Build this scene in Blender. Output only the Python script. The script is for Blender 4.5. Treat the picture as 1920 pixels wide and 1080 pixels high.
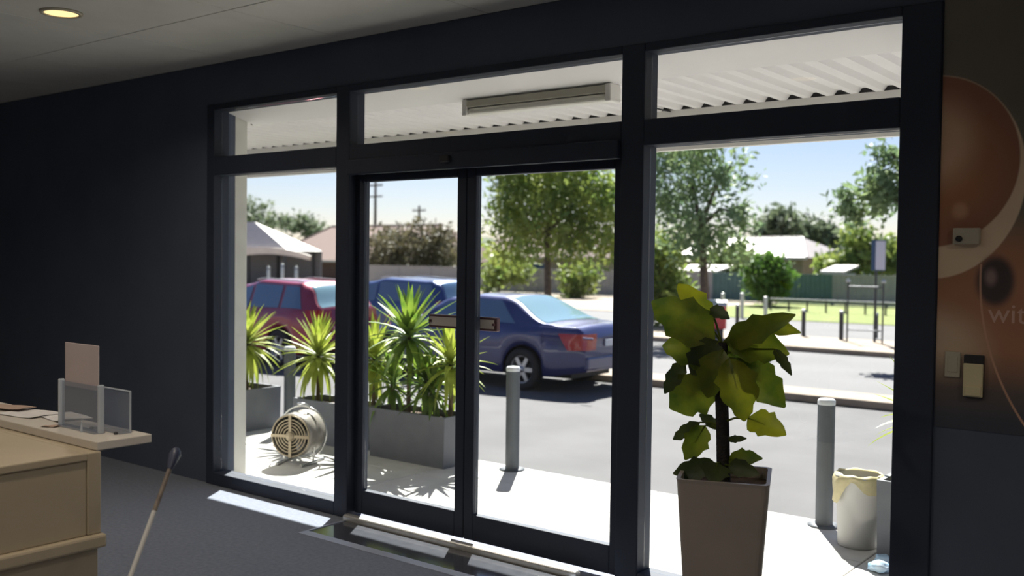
import bpy, bmesh, math, random
from mathutils import Vector, Matrix
R_ = random.Random(7)
PI = math.pi
for o in list(bpy.data.objects): bpy.data.objects.remove(o, do_unlink=True)
scene = bpy.context.scene
COL = scene.collection

# ------------------------------------------------------------------ camera
F = 1850.0; CX, CY = 960.0, 540.0
XA = Vector((0.7883318512846929, -0.02856997016876679, 0.6145865675839367))
YA = Vector((0.615123411505323, 0.01631566582967212, -0.7882620044544756))
ZA = Vector((0.012493232892331967, 0.9994586313865573, 0.03043621656526496))
# rows: world axes expressed in camera coordinates
RW = Matrix((XA, YA, ZA))
CAM = Vector((0.0, -4.53994, 1.764))
cd = bpy.data.cameras.new('camera'); cam = bpy.data.objects.new('camera', cd); COL.objects.link(cam)
cam.matrix_world = Matrix.Translation(CAM) @ RW.to_4x4()
cd.sensor_fit = 'HORIZONTAL'; cd.sensor_width = 36.0; cd.lens = F / 1920.0 * 36.0
cd.clip_start = 0.05; cd.clip_end = 1000
cd.dof.use_dof = True; cd.dof.focus_distance = 5.0; cd.dof.aperture_fstop = 1.9
scene.camera = cam

def ray(px, py): return RW @ Vector((px - CX, -(py - CY), -F))
def G(px, py, z=0.0):
    r = ray(px, py); return CAM + r * ((z - CAM.z) / r.z)
def V(px, py, y=0.0):
    r = ray(px, py); return CAM + r * ((y - CAM.y) / r.y)

# ------------------------------------------------------------------ world, sun, exposure
SUN_EL = math.radians(48.5); SUN_XY = Vector((-0.541, 0.841))
w = bpy.data.worlds.new('sky'); scene.world = w; w.use_nodes = True
nt = w.node_tree; nt.nodes.clear()
out = nt.nodes.new('ShaderNodeOutputWorld'); bg = nt.nodes.new('ShaderNodeBackground'); sk = nt.nodes.new('ShaderNodeTexSky')
sk.sky_type = 'NISHITA'; sk.sun_disc = False; sk.sun_elevation = SUN_EL
sk.sun_rotation = math.atan2(SUN_XY.x, SUN_XY.y); sk.air_density = 1.0; sk.dust_density = 0.2; sk.ozone_density = 2.0
bg.inputs['Strength'].default_value = 0.068
tint = nt.nodes.new('ShaderNodeMix'); tint.data_type = 'RGBA'; tint.blend_type = 'MULTIPLY'; tint.inputs[0].default_value = 1.0; tint.inputs[7].default_value = (1.06, 0.96, 1.10, 1)
nt.links.new(sk.outputs[0], tint.inputs[6]); nt.links.new(tint.outputs[2], bg.inputs[0]); nt.links.new(bg.outputs[0], out.inputs[0])
sl = bpy.data.lights.new('sun', 'SUN'); sl.energy = 11.0; sl.angle = math.radians(0.55); sl.color = (1.0, 0.965, 0.92)
so = bpy.data.objects.new('sun', sl); COL.objects.link(so)
sd = Vector((SUN_XY.x * math.cos(SUN_EL), SUN_XY.y * math.cos(SUN_EL), math.sin(SUN_EL)))
so.rotation_euler = sd.to_track_quat('Z', 'Y').to_euler(); so.location = (-10, 15, 20)
vs = scene.view_settings
vs.view_transform = 'Standard'; vs.look = 'None'; vs.gamma = 1.0; vs.use_curve_mapping = False; vs.exposure = 0.75

# ------------------------------------------------------------------ materials
def lin(c):
    c = c / 255.0
    return c / 12.92 if c <= 0.04045 else ((c + 0.055) / 1.055) ** 2.4
def rgb(r, g, b): return (lin(r), lin(g), lin(b), 1.0)
def mat(name, c, rough=0.6, metal=0.0, c2=None, nscale=8.0, bump=0.0, bscale=60.0, spec=0.5, coat=0.0, trans=0.0, detail=3.0):
    m = bpy.data.materials.new(name); m.use_nodes = True; n = m.node_tree; b = n.nodes['Principled BSDF']
    b.inputs['Base Color'].default_value = c; b.inputs['Roughness'].default_value = rough; b.inputs['Metallic'].default_value = metal
    b.inputs['Specular IOR Level'].default_value = spec; b.inputs['Coat Weight'].default_value = coat
    tc = None; src = None
    if c2 is not None or bump: tc = n.nodes.new('ShaderNodeTexCoord')
    if c2 is not None:
        nz = n.nodes.new('ShaderNodeTexNoise'); nz.inputs['Scale'].default_value = nscale; nz.inputs['Detail'].default_value = detail
        n.links.new(tc.outputs['Object'], nz.inputs['Vector'])
        cr = n.nodes.new('ShaderNodeValToRGB'); cr.color_ramp.elements[0].position = 0.35; cr.color_ramp.elements[1].position = 0.65
        cr.color_ramp.elements[0].color = c; cr.color_ramp.elements[1].color = c2
        n.links.new(nz.outputs['Fac'], cr.inputs['Fac']); n.links.new(cr.outputs['Color'], b.inputs['Base Color']); src = cr.outputs['Color']
    if bump:
        nz2 = n.nodes.new('ShaderNodeTexNoise'); nz2.inputs['Scale'].default_value = bscale
        n.links.new(tc.outputs['Object'], nz2.inputs['Vector'])
        bp = n.nodes.new('ShaderNodeBump'); bp.inputs['Strength'].default_value = bump; bp.inputs['Distance'].default_value = 0.01
        n.links.new(nz2.outputs['Fac'], bp.inputs['Height']); n.links.new(bp.outputs['Normal'], b.inputs['Normal'])
    if trans:
        t = n.nodes.new('ShaderNodeBsdfTranslucent'); mx = n.nodes.new('ShaderNodeMixShader'); mx.inputs[0].default_value = trans
        t.inputs['Color'].default_value = c
        if src: n.links.new(src, t.inputs['Color'])
        o = n.nodes['Material Output']
        n.links.new(b.outputs[0], mx.inputs[1]); n.links.new(t.outputs[0], mx.inputs[2]); n.links.new(mx.outputs[0], o.inputs['Surface'])
    return m
def glassmat(name, tint=(1, 1, 1, 1), base=0.04, rough=0.0):
    m = bpy.data.materials.new(name); m.use_nodes = True; n = m.node_tree; n.nodes.clear()
    o = n.nodes.new('ShaderNodeOutputMaterial'); t = n.nodes.new('ShaderNodeBsdfTransparent'); g = n.nodes.new('ShaderNodeBsdfGlossy')
    mx = n.nodes.new('ShaderNodeMixShader'); lw = n.nodes.new('ShaderNodeLayerWeight'); lw.inputs['Blend'].default_value = 0.5
    pw = n.nodes.new('ShaderNodeMath'); pw.operation = 'POWER'; pw.inputs[1].default_value = 5.0; n.links.new(lw.outputs['Facing'], pw.inputs[0])
    f = n.nodes.new('ShaderNodeMath'); f.operation = 'MULTIPLY_ADD'; f.inputs[1].default_value = 0.9; f.inputs[2].default_value = base; n.links.new(pw.outputs[0], f.inputs[0])
    t.inputs['Color'].default_value = tint; g.inputs['Roughness'].default_value = rough
    n.links.new(f.outputs[0], mx.inputs[0]); n.links.new(t.outputs[0], mx.inputs[1]); n.links.new(g.outputs[0], mx.inputs[2])
    n.links.new(mx.outputs[0], o.inputs['Surface'])
    return m
def emis(name, c, s):
    m = bpy.data.materials.new(name); m.use_nodes = True; n = m.node_tree; b = n.nodes['Principled BSDF']
    b.inputs['Base Color'].default_value = c; b.inputs['Emission Color'].default_value = c; b.inputs['Emission Strength'].default_value = s
    return m
M = {}
M['frame'] = mat('frame_powdercoat', rgb(44, 50, 64), 0.6, spec=0.3, c2=rgb(47, 53, 67), nscale=3)
M['navy'] = mat('navy_wall_paint', rgb(70, 78, 94), 0.8, c2=rgb(75, 83, 99), nscale=2, bump=0.05, bscale=150)
M['carpet'] = mat('carpet', rgb(131, 137, 151), 0.95, c2=rgb(120, 126, 140), nscale=40, bump=0.5, bscale=400)
M['ceil'] = mat('ceiling_board', rgb(214, 211, 203), 0.85, c2=rgb(208, 205, 197), nscale=3)
M['gridjoint'] = mat('ceiling_joint', rgb(120, 116, 108), 0.8)
M['plain'] = mat('interior_paint', rgb(190, 190, 192), 0.8, c2=rgb(184, 184, 187), nscale=2)
M['glass'] = glassmat('window_glass', (0.96, 0.98, 0.97, 1))
M['alu'] = mat('aluminium', rgb(206, 204, 200), 0.35, 0.6, c2=rgb(194, 192, 190), nscale=20)
M['white'] = mat('white_paint', rgb(226, 222, 216), 0.6, c2=rgb(220, 216, 210), nscale=4)
M['offwhite'] = mat('pier_render', rgb(214, 212, 204), 0.8, c2=rgb(206, 204, 196), nscale=6, bump=0.1, bscale=120)
M['soffit'] = mat('soffit_sheet', rgb(228, 224, 223), 0.5, c2=rgb(223, 219, 218), nscale=3)
M['dark'] = mat('gap_shade_black', rgb(28, 28, 30), 0.8)  # black stands in for shade in the gaps of the roof sheet
M['conc'] = mat('pale_concrete', rgb(204, 201, 196), 0.85, c2=rgb(190, 187, 182), nscale=5, bump=0.15, bscale=200)
M['joint'] = mat('slab_joint', rgb(150, 147, 142), 0.9)
M['asphalt'] = mat('asphalt', rgb(94, 92, 93), 0.9, c2=rgb(85, 83, 84), nscale=1.3, bump=0.3, bscale=300, detail=8)
M['asphalt2'] = mat('sunbleached_asphalt', rgb(104, 102, 103), 0.9, c2=rgb(97, 95, 96), nscale=0.6, detail=8)
M['kerb'] = mat('kerb_concrete', rgb(156, 140, 122), 0.9, c2=rgb(144, 129, 113), nscale=4)
M['grass'] = mat('grass', rgb(100, 116, 48), 0.95, c2=rgb(122, 126, 64), nscale=2, bump=0.8, bscale=60)
M['bollard'] = mat('galvanised_grey', rgb(84, 88, 93), 0.6, 0.05, c2=rgb(78, 82, 87), nscale=8)
M['bolcap'] = mat('bollard_cap_white', rgb(214, 216, 218), 0.35)
M['trough'] = mat('grey_planter', rgb(106, 108, 112), 0.7, c2=rgb(98, 100, 105), nscale=6, bump=0.1, bscale=80)
M['soil'] = mat('soil', rgb(86, 66, 50), 0.95, c2=rgb(60, 46, 36), nscale=30, bump=1, bscale=50)
M['yucca'] = mat('yucca_leaf', rgb(128, 146, 44), 0.5, c2=rgb(170, 178, 78), nscale=3, trans=0.35)
M['yucca2'] = mat('yucca_leaf_green', rgb(84, 118, 40), 0.5, c2=rgb(128, 150, 56), nscale=3, trans=0.35)
M['stem'] = mat('plant_stem', rgb(110, 92, 64), 0.9, c2=rgb(84, 70, 50), nscale=30, bump=0.5)
M['leaf'] = mat('glossy_leaf', rgb(76, 98, 26), 0.4, c2=rgb(120, 128, 34), nscale=9, trans=0.55)
M['leafy'] = mat('yellow_leaf', rgb(156, 158, 32), 0.4, c2=rgb(116, 128, 34), nscale=9, trans=0.6)
M['leafd'] = mat('dark_leaf', rgb(44, 58, 28), 0.45, c2=rgb(66, 76, 30), nscale=9, trans=0.35)
M['pole'] = mat('moss_pole', rgb(30, 28, 30), 0.95, c2=rgb(44, 40, 38), nscale=60, bump=1, bscale=90)
M['pot'] = mat('taupe_pot', rgb(150, 140, 132), 0.5, c2=rgb(144, 134, 127), nscale=5)
M['desk'] = mat('beige_laminate', rgb(178, 164, 140), 0.5, c2=rgb(172, 158, 135), nscale=4)
M['desktop'] = mat('pale_laminate', rgb(206, 198, 188), 0.4)
M['paper'] = mat('paper', rgb(228, 224, 222), 0.8, c2=rgb(214, 210, 208), nscale=14)
M['paper2'] = mat('paper_tan', rgb(176, 150, 134), 0.8)
M['card'] = mat('pinkish_card', rgb(196, 182, 184), 0.7, c2=rgb(190, 176, 178), nscale=4)
M['acrylic'] = mat('acrylic_edge', rgb(214, 220, 228), 0.2, trans=0.4)
def acr():
    m = bpy.data.materials.new('clear_acrylic'); m.use_nodes = True; n = m.node_tree; n.nodes.clear()
    o = n.nodes.new('ShaderNodeOutputMaterial'); t = n.nodes.new('ShaderNodeBsdfTransparent'); d = n.nodes.new('ShaderNodeBsdfPrincipled')
    d.inputs['Base Color'].default_value = rgb(150, 160, 178); d.inputs['Roughness'].default_value = 0.15
    mx = n.nodes.new('ShaderNodeMixShader'); mx.inputs[0].default_value = 0.42
    n.links.new(t.outputs[0], mx.inputs[1]); n.links.new(d.outputs[0], mx.inputs[2]); n.links.new(mx.outputs[0], o.inputs['Surface']); return m
M['clear'] = acr()
M['stick'] = mat('wood_stick', rgb(120, 108, 98), 0.5, c2=rgb(96, 84, 76), nscale=25)
M['stickw'] = mat('pale_stick', rgb(190, 188, 186), 0.4)
M['knob'] = mat('navy_knob', rgb(50, 56, 78), 0.4)
M['matglossy'] = mat('glossy_mat', rgb(70, 72, 78), 0.12, spec=0.7, c2=rgb(78, 80, 86), nscale=12)
M['matedge'] = mat('mat_edging', rgb(166, 174, 192), 0.3, 0.2)
M['lamp_rim'] = mat('lamp_rim', rgb(190, 180, 160), 0.5)
M['fluoro'] = mat('diffuser', rgb(222, 218, 206), 0.3)
M['fluoroc'] = mat('fitting_body', rgb(182, 176, 160), 0.5)
M['switch'] = mat('switch_plate', rgb(176, 168, 150), 0.4)
M['switch2'] = mat('cream_plastic', rgb(206, 194, 156), 0.4)
M['handle'] = mat('dark_red_plastic', rgb(74, 32, 40), 0.4)
M['handlep'] = mat('pale_plate', rgb(190, 176, 170), 0.5)
M['tyre'] = mat('tyre', rgb(34, 34, 38), 0.8)
M['rim'] = mat('alloy_rim', rgb(176, 178, 184), 0.3, 0.7)
M['carglass'] = mat('car_glass', rgb(74, 100, 128), 0.06, spec=1.0, coat=0.5)  # base colour lightened to stand in for reflections in the glass
M['carglass2'] = mat('pale_car_glass', rgb(120, 150, 160), 0.08, spec=1.0, coat=0.6)
M['navycar'] = mat('dark_blue_car_paint', rgb(36, 44, 98), 0.36, 0.4, coat=1.0, spec=0.7)
M['redcar'] = mat('red_car_paint', rgb(146, 30, 58), 0.36, 0.4, coat=1.0, spec=0.7)
M['bluecar'] = mat('blue_car_paint', rgb(44, 68, 120), 0.36, 0.4, coat=1.0, spec=0.7)
M['tail'] = mat('tail_light', rgb(168, 30, 30), 0.15, coat=0.8)
M['amber'] = mat('amber_lens', rgb(220, 190, 160), 0.2)
M['plastic'] = mat('black_plastic', rgb(36, 36, 40), 0.6)
M['plate'] = mat('number_plate', rgb(210, 214, 222), 0.5)
M['fanbody'] = mat('fan_grey', rgb(150, 144, 134), 0.4, 0.3, c2=rgb(136, 130, 122), nscale=15)
M['fancage'] = mat('fan_cage', rgb(150, 136, 112), 0.4, 0.2)
M['fanchrome'] = mat('fan_chrome', rgb(196, 196, 194), 0.2, 0.8)
M['bin'] = mat('pale_bin', rgb(186, 184, 180), 0.5, trans=0.25)
M['bag'] = mat('cream_bag', rgb(226, 214, 170), 0.5, c2=rgb(210, 198, 156), nscale=20, trans=0.3)
M['bluecloth'] = mat('light_blue_cloth', rgb(126, 170, 204), 0.7, c2=rgb(196, 210, 222), nscale=14)
M['bark'] = mat('bark', rgb(108, 94, 82), 0.95, c2=rgb(76, 66, 58), nscale=18, bump=0.8, bscale=30)
def foliage(name, a, b, t=0.4, ns=1.3): return mat(name, a, 0.6, c2=b, nscale=ns, trans=t)
M['fol1'] = foliage('foliage_mid', rgb(96, 122, 58), rgb(158, 168, 84))
M['fol2'] = foliage('foliage_blue_green', rgb(104, 130, 98), rgb(142, 160, 108))
M['fol3'] = foliage('foliage_dark_brown', rgb(76, 72, 50), rgb(118, 112, 84), 0.3)
M['fol4'] = foliage('foliage_light', rgb(112, 132, 60), rgb(142, 156, 84))
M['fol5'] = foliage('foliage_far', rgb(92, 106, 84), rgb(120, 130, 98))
M['bush'] = foliage('foliage_bush', rgb(70, 106, 40), rgb(104, 136, 58), 0.4, 3)
M['tile'] = mat('roof_tile', rgb(132, 108, 98), 0.85, c2=rgb(120, 97, 88), nscale=9, bump=0.6, bscale=8)
M['tile2'] = mat('roof_tile_pale', rgb(134, 116, 106), 0.85, c2=rgb(122, 105, 96), nscale=9, bump=0.6, bscale=8)
M['brick'] = mat('brown_brick', rgb(110, 84, 72), 0.9, c2=rgb(94, 72, 62), nscale=20)
M['metalroof'] = mat('white_metal_roof', rgb(180, 170, 164), 0.4, 0.1, c2=rgb(172, 162, 157), nscale=2)
M['metalroof2'] = mat('grey_metal_roof', rgb(132, 132, 140), 0.4, 0.1)
M['cream'] = mat('cream_render', rgb(164, 148, 120), 0.85, c2=rgb(152, 137, 112), nscale=4)
M['canopy'] = mat('cream_canopy', rgb(222, 211, 200), 0.6, c2=rgb(214, 203, 192), nscale=3)
M['teal'] = mat('teal_fence', rgb(84, 116, 116), 0.6, c2=rgb(78, 108, 110), nscale=3)
M['greyfence'] = mat('grey_fence', rgb(156, 156, 158), 0.7, c2=rgb(148, 148, 151), nscale=3)
M['steel'] = mat('dark_steel', rgb(66, 68, 74), 0.45, 0.5)
M['lightsteel'] = mat('pale_steel', rgb(204, 204, 196), 0.35, 0.5)
M['postred'] = mat('post_box_red', rgb(206, 62, 66), 0.35, coat=0.4)
M['signblue'] = mat('sign_blue', rgb(46, 74, 110), 0.5)
M['signwhite'] = mat('sign_lilac', rgb(196, 198, 216), 0.5)
M['text'] = mat('mural_lettering', rgb(196, 160, 146), 0.7)
M['hill'] = mat('far_scrub', rgb(74, 84, 60), 0.95)

# ------------------------------------------------------------------ mesh helpers
class MB:
    def __init__(s): s.v = []; s.f = []; s.sm = []
    def add(s, vs, fs, smooth=False):
        b = len(s.v); s.v += [tuple(q) for q in vs]; s.f += [tuple(b + i for i in f) for f in fs]; s.sm += [smooth] * len(fs); return s
    def box(s, x0, x1, y0, y1, z0, z1):
        vs = [(x0, y0, z0), (x1, y0, z0), (x1, y1, z0), (x0, y1, z0), (x0, y0, z1), (x1, y0, z1), (x1, y1, z1), (x0, y1, z1)]
        return s.add(vs, [(0, 3, 2, 1), (4, 5, 6, 7), (0, 1, 5, 4), (1, 2, 6, 5), (2, 3, 7, 6), (3, 0, 4, 7)])
    def bev(s, x0, x1, y0, y1, z0, z1, b=0.005, seg=2):
        bm = bmesh.new(); bmesh.ops.create_cube(bm, size=1)
        bmesh.ops.scale(bm, vec=(x1 - x0, y1 - y0, z1 - z0), verts=bm.verts); bmesh.ops.translate(bm, vec=((x0 + x1) / 2, (y0 + y1) / 2, (z0 + z1) / 2), verts=bm.verts)
        bmesh.ops.bevel(bm, geom=bm.edges[:], offset=b, segments=seg, affect='EDGES', profile=0.5)
        bm.verts.index_update(); s.add([v.co[:] for v in bm.verts], [[v.index for v in f.verts] for f in bm.faces]); bm.free(); return s
    def tube(s, pts, r, seg=8, caps=True):
        pts = [Vector(p) for p in pts]; n = len(pts); rs = r if isinstance(r, (list, tuple)) else [r] * n
        vs = []; fs = []; prev = None
        for i, p in enumerate(pts):
            d = (pts[min(i + 1, n - 1)] - pts[max(i - 1, 0)]).normalized()
            a = d.cross(Vector((0, 0, 1)))
            if a.length < 1e-3: a = d.cross(Vector((1, 0, 0)))
            a.normalize()
            if prev is not None:
                a2 = prev - d * prev.dot(d)
                if a2.length > 1e-3: a = a2.normalized()
            prev = a; b = d.cross(a)
            for k in range(seg):
                t = 2 * PI * k / seg; vs.append(p + (a * math.cos(t) + b * math.sin(t)) * rs[i])
        for i in range(n - 1):
            for k in range(seg):
                k2 = (k + 1) % seg; fs.append((i * seg + k, i * seg + k2, (i + 1) * seg + k2, (i + 1) * seg + k))
        s.add(vs, fs, True)
        if caps:
            s.add(vs[:seg], [tuple(range(seg))[::-1]]); s.add(vs[-seg:], [tuple(range(seg))])
        return s
    def lathe(s, prof, seg=24, axis='Z', smooth=True, closed=False):
        vs = []; fs = []; n = len(prof)
        for (r, h) in prof:
            for k in range(seg):
                t = 2 * PI * k / seg; c, q = r * math.cos(t), r * math.sin(t)
                vs.append((c, q, h) if axis == 'Z' else ((c, h, q) if axis == 'Y' else (h, c, q)))
        m = n if closed else n - 1
        for i in range(m):
            j = (i + 1) % n
            for k in range(seg):
                k2 = (k + 1) % seg; fs.append((i * seg + k, i * seg + k2, j * seg + k2, j * seg + k))
        s.add(vs, fs, smooth)
        if not closed:
            if prof[0][0] > 1e-4: s.add(vs[:seg], [tuple(range(seg))])
            if prof[-1][0] > 1e-4: s.add(vs[-seg:], [tuple(range(seg))])
        return s
    def grid(s, rows, smooth=True):
        nc = len(rows[0]); vs = [p for r in rows for p in r]; fs = []
        for i in range(len(rows) - 1):
            for k in range(nc - 1): fs.append((i * nc + k, i * nc + k + 1, (i + 1) * nc + k + 1, (i + 1) * nc + k))
        return s.add(vs, fs, smooth)
    def mesh(s, name, material):
        me = bpy.data.meshes.new(name); me.from_pydata(s.v, [], s.f); me.materials.append(material)
        me.polygons.foreach_set('use_smooth', s.sm); me.update()
        bm = bmesh.new(); bm.from_mesh(me); bmesh.ops.recalc_face_normals(bm, faces=bm.faces); bm.to_mesh(me); bm.free()
        return me
    def build(s, name, material, parent=None, loc=None, rot=None):
        o = bpy.data.objects.new(name, s.mesh(name, material)); COL.objects.link(o)
        if loc is not None: o.location = loc
        if rot is not None: o.rotation_euler = rot
        if parent: o.parent = parent
        return o
def tag(o, label=None, cat=None, group=None, kind=None):
    if label: o['label'] = label
    if cat: o['category'] = cat
    if group: o['group'] = group
    if kind: o['kind'] = kind
    return o
def empty(name, loc, rz=0.0, label=None, cat=None, group=None, kind=None):
    o = bpy.data.objects.new(name, None); COL.objects.link(o); o.location = loc; o.rotation_euler = (0, 0, rz); o.empty_display_size = 0.1
    return tag(o, label, cat, group, kind)
def struct(o): o['kind'] = 'structure'; return o
def share(src, name, parent, loc=(0, 0, 0), rot=(0, 0, 0), scl=(1, 1, 1)):
    o = bpy.data.objects.new(name, src); COL.objects.link(o); o.location = loc; o.rotation_euler = rot; o.scale = scl; o.parent = parent; return o

# ================================================================== ROOM SHELL
CEIL = 3.206; RX0, RX1, RY0 = -11.6, 2.6, -8.2
XJ = -6.405           # left jamb / opening
XR = -1.356           # right end of the opening
fl = struct(MB().box(RX0, RX1, RY0, 0.14, -0.12, 0.0).build('floor', M['carpet']))
ZT = 2.90             # head of the opening
wf = MB().box(RX0, XJ - 0.09, 0.0, 0.24, 0, CEIL).box(XJ - 0.09, XR + 0.17, 0.0, 0.24, ZT, CEIL).box(XR + 0.17, RX1, 0.0, 0.24, 0, CEIL)
struct(wf.build('wall_front', M['navy']))
struct(MB().box(RX0 - 0.15, RX0, RY0, 0.24, 0, CEIL).build('wall_left', M['plain']))
struct(MB().box(RX1, RX1 + 0.15, RY0, 0.24, 0, CEIL).build('wall_right', M['plain']))
struct(MB().box(RX0 - 0.15, RX1 + 0.15, RY0 - 0.15, RY0, 0, CEIL).build('wall_back', M['plain']))
ce = struct(MB().box(RX0 - 0.15, RX1 + 0.15, RY0 - 0.15, 0.24, CEIL + 0.014, CEIL + 0.12).build('ceiling', M['gridjoint']))
# ceiling boards
TX = [-4.94 + 1.2 * k for k in range(-6, 8)]; TY = [-0.95 + 1.2 * k for k in range(-7, 2)]
LAMPS = [(-5.827, -1.505), (-3.0, -2.9), (-7.6, -3.9), (-5.2, -5.2), (-1.0, -4.4), (0.9, -2.0), (-8.9, -6.4), (-2.2, -6.6)]
tile_cache = {}
for i in range(len(TX) - 1):
    for j in range(len(TY) - 1):
        x0, x1, y0, y1 = max(TX[i], RX0), min(TX[i + 1], RX1), max(TY[j], RY0), min(TY[j + 1], 0.0)
        if x1 - x0 < 0.05 or y1 - y0 < 0.05: continue
        key = (round(x1 - x0, 3), round(y1 - y0, 3))
        if key not in tile_cache:
            g = 0.004; hx, hy = key[0] / 2 - g, key[1] / 2 - g
            tile_cache[key] = MB().bev(-hx, hx, -hy, hy, 0, 0.014, 0.003, 1).mesh('ceiling_board', M['ceil'])
        share(tile_cache[key], 'ceiling_board', ce, ((x0 + x1) / 2, (y0 + y1) / 2, CEIL))
# downlights
def downlight(x, y, label):
    e = empty('downlight', (x, y, CEIL), 0, label, 'downlight', 'recessed ceiling downlights')
    MB().lathe([(0.098, -0.012), (0.118, -0.012), (0.122, -0.001), (0.098, -0.001)], 32, closed=True).build('trim_ring', M['lamp_rim'], e)
    MB().lathe([(0.0, -0.004), (0.06, -0.0045), (0.0975, -0.006)], 32).build('diffuser', LAMPM, e)
    l = bpy.data.lights.new('downlight_lamp', 'AREA'); l.shape = 'DISK'; l.size = 0.18; l.energy = 9.0; l.color = (1.0, 0.88, 0.72); l.spread = math.radians(150)
    lo = bpy.data.objects.new('downlight_lamp', l); COL.objects.link(lo); lo.parent = e; lo.location = (0, 0, -0.016)
LAMPM = emis('warm_lamp', (1.0, 0.76, 0.36, 1), 0.72)
LAMPL = ['glowing warm recessed downlight in the ceiling at upper left'] + ['ceiling downlight ' + q for q in ('nearest the desk worktop above the middle of the room', 'over the left side of the room behind the desk', 'in the middle of the ceiling behind the desk', 'just right of the camera', 'nearest the mural wall on the right', 'in the far back left corner', 'at the back of the room')]
for i, (x, y) in enumerate(LAMPS):
    downlight(x, y, LAMPL[i])

# ================================================================== SHOPFRONT FRAME
D0, D1 = -0.02, 0.12     # frame depth
xs_mul1 = (-5.04, -4.91); xs_mul2 = (-2.80, -2.66)
Z_LT = 2.363; Z_TB0, Z_TB1 = 2.363, 2.50; Z_T1 = 2.855
def member(name, x0, x1, z0, z1, p, y0=D0, y1=D1): return MB().bev(x0, x1, y0, y1, z0, z1, 0.006, 2).build(name, M['frame'], p)
sf = struct(empty('window_1', (0, 0, 0), 0, 'dark powder coated shopfront frame holding three transom lights and two tall panes', None))
member('jamb', XJ - 0.09, XJ, 0.0, ZT, sf); member('jamb', XR, XR + 0.17, 0.0, ZT, sf)
member('mullion', xs_mul1[0], xs_mul1[1], 0.0, ZT, sf); member('mullion', xs_mul2[0], xs_mul2[1], 0.0, ZT, sf)
member('head', XJ, xs_mul1[0], Z_T1, ZT, sf); member('head', xs_mul1[1], xs_mul2[0], Z_T1, ZT, sf); member('head', xs_mul2[1], XR, Z_T1, ZT, sf)
member('transom', XJ, xs_mul1[0], Z_TB0, Z_TB1, sf); member('transom', xs_mul1[1], xs_mul2[0], Z_TB0, Z_TB1, sf); member('transom', xs_mul2[1], XR, Z_TB0, Z_TB1, sf)
member('bottom_rail', XJ, xs_mul1[0], 0.0, 0.095, sf); member('bottom_rail', xs_mul2[1], XR, 0.0, 0.095, sf)
def pane(x0, x1, z0, z1, p, y=0.05): return MB().box(x0 + 0.001, x1 - 0.001, y, y + 0.008, z0 + 0.001, z1 - 0.001).build('pane', M['glass'], p)
pane(XJ, xs_mul1[0], Z_TB1, Z_T1, sf); pane(xs_mul1[1], xs_mul2[0], Z_TB1, Z_T1, sf); pane(xs_mul2[1], XR, Z_TB1, Z_T1, sf)
pane(XJ, xs_mul1[0], 0.095, Z_LT, sf); pane(xs_mul2[1], XR, 0.095, Z_LT, sf)
# door operator header
hd = struct(empty('trim_1', (0, 0, 0), 0, 'dark door operator header above the sliding doors', None))
MB().bev(xs_mul1[1] + 0.002, xs_mul2[0] - 0.002, -0.05, 0.0, 2.30, 2.40, 0.008, 2).build('cover', M['frame'], hd)
MB().bev(-4.06, -3.98, -0.075, -0.05, 2.41 - 0.07, 2.41 - 0.03, 0.008, 2).build('motion_sensor', M['plastic'], hd)
MB().box(xs_mul1[1], xs_mul2[0], 0.0, 0.12, 2.258 + 0.062, Z_TB0).build('track_housing', M['frame'], hd)
# doors
def door(n, x0, x1, label, hx0, hx1):
    d = struct(empty('door_%d' % n, (0, 0, 0), 0, label, None))
    y0, y1 = 0.045, 0.10; st = 0.072; zb, zt = 0.03, 2.318
    member('stile', x0, x0 + st, zb, zt, d, y0, y1); member('stile', x1 - st, x1, zb, zt, d, y0, y1)
    member('top_rail', x0 + st, x1 - st, 2.258, zt, d, y0, y1); member('bottom_rail', x0 + st, x1 - st, zb, 0.19, d, y0, y1)
    pane(x0 + st, x1 - st, 0.19, 2.258, d, 0.07)
    h = MB().bev(hx0, hx1, y1 + 0.012, y1 + 0.045, 1.315, 1.40, 0.006, 2).build('handle', M['handle'], d)
    MB().box(hx0 + 0.015, hx1 - 0.02, y1 + 0.008, y1 + 0.013, 1.330, 1.385).build('handle_plate', M['handlep'], h)
    for xx in (hx0 + 0.02, hx1 - 0.02): MB().box(xx - 0.008, xx + 0.008, y1 - 0.002, y1 + 0.014, 1.35, 1.365).build('handle_bracket', M['handle'], h)
XM = -3.935
door(1, xs_mul1[1] + 0.004, XM - 0.003, 'dark framed left sliding glass door leaf', -4.30, XM - 0.02)
door(2, XM + 0.003, xs_mul2[0] - 0.004, 'dark framed right sliding glass door leaf', XM + 0.02, -3.74)
# door floor guide, lit by the sun
th = MB(); th.bev(-4.87, -3.0, -0.098, -0.042, 0.0, 0.05, 0.014, 3)
struct(th.build('trim_2', M['alu']))['label'] = 'pale aluminium floor guide bar along the sliding doors'
# door mat with bevelled edging
mt = empty('door_mat', (-3.94, -0.28, 0), 0, 'glossy dark grey door mat with pale bluish edging before the doors', 'mat')
W2, H2 = 0.94, 0.18
MB().bev(-W2 + 0.05, W2 - 0.05, -H2 + 0.04, H2 - 0.005, 0.0, 0.012, 0.003, 1).build('mat_surface', M['matglossy'], mt)
def bevel_edge(pts): return MB().add(pts, [(0, 1, 2, 3), (4, 7, 6, 5), (0, 4, 5, 1), (1, 5, 6, 2), (2, 6, 7, 3), (3, 7, 4, 0)])
bevel_edge([(-W2, -H2, 0), (W2, -H2, 0), (W2 - 0.05, -H2 + 0.04, 0), (-W2 + 0.05, -H2 + 0.04, 0), (-W2, -H2, 0.004), (W2, -H2, 0.004), (W2 - 0.05, -H2 + 0.04, 0.016), (-W2 + 0.05, -H2 + 0.04, 0.016)]).build('edging', M['matedge'], mt)
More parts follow.
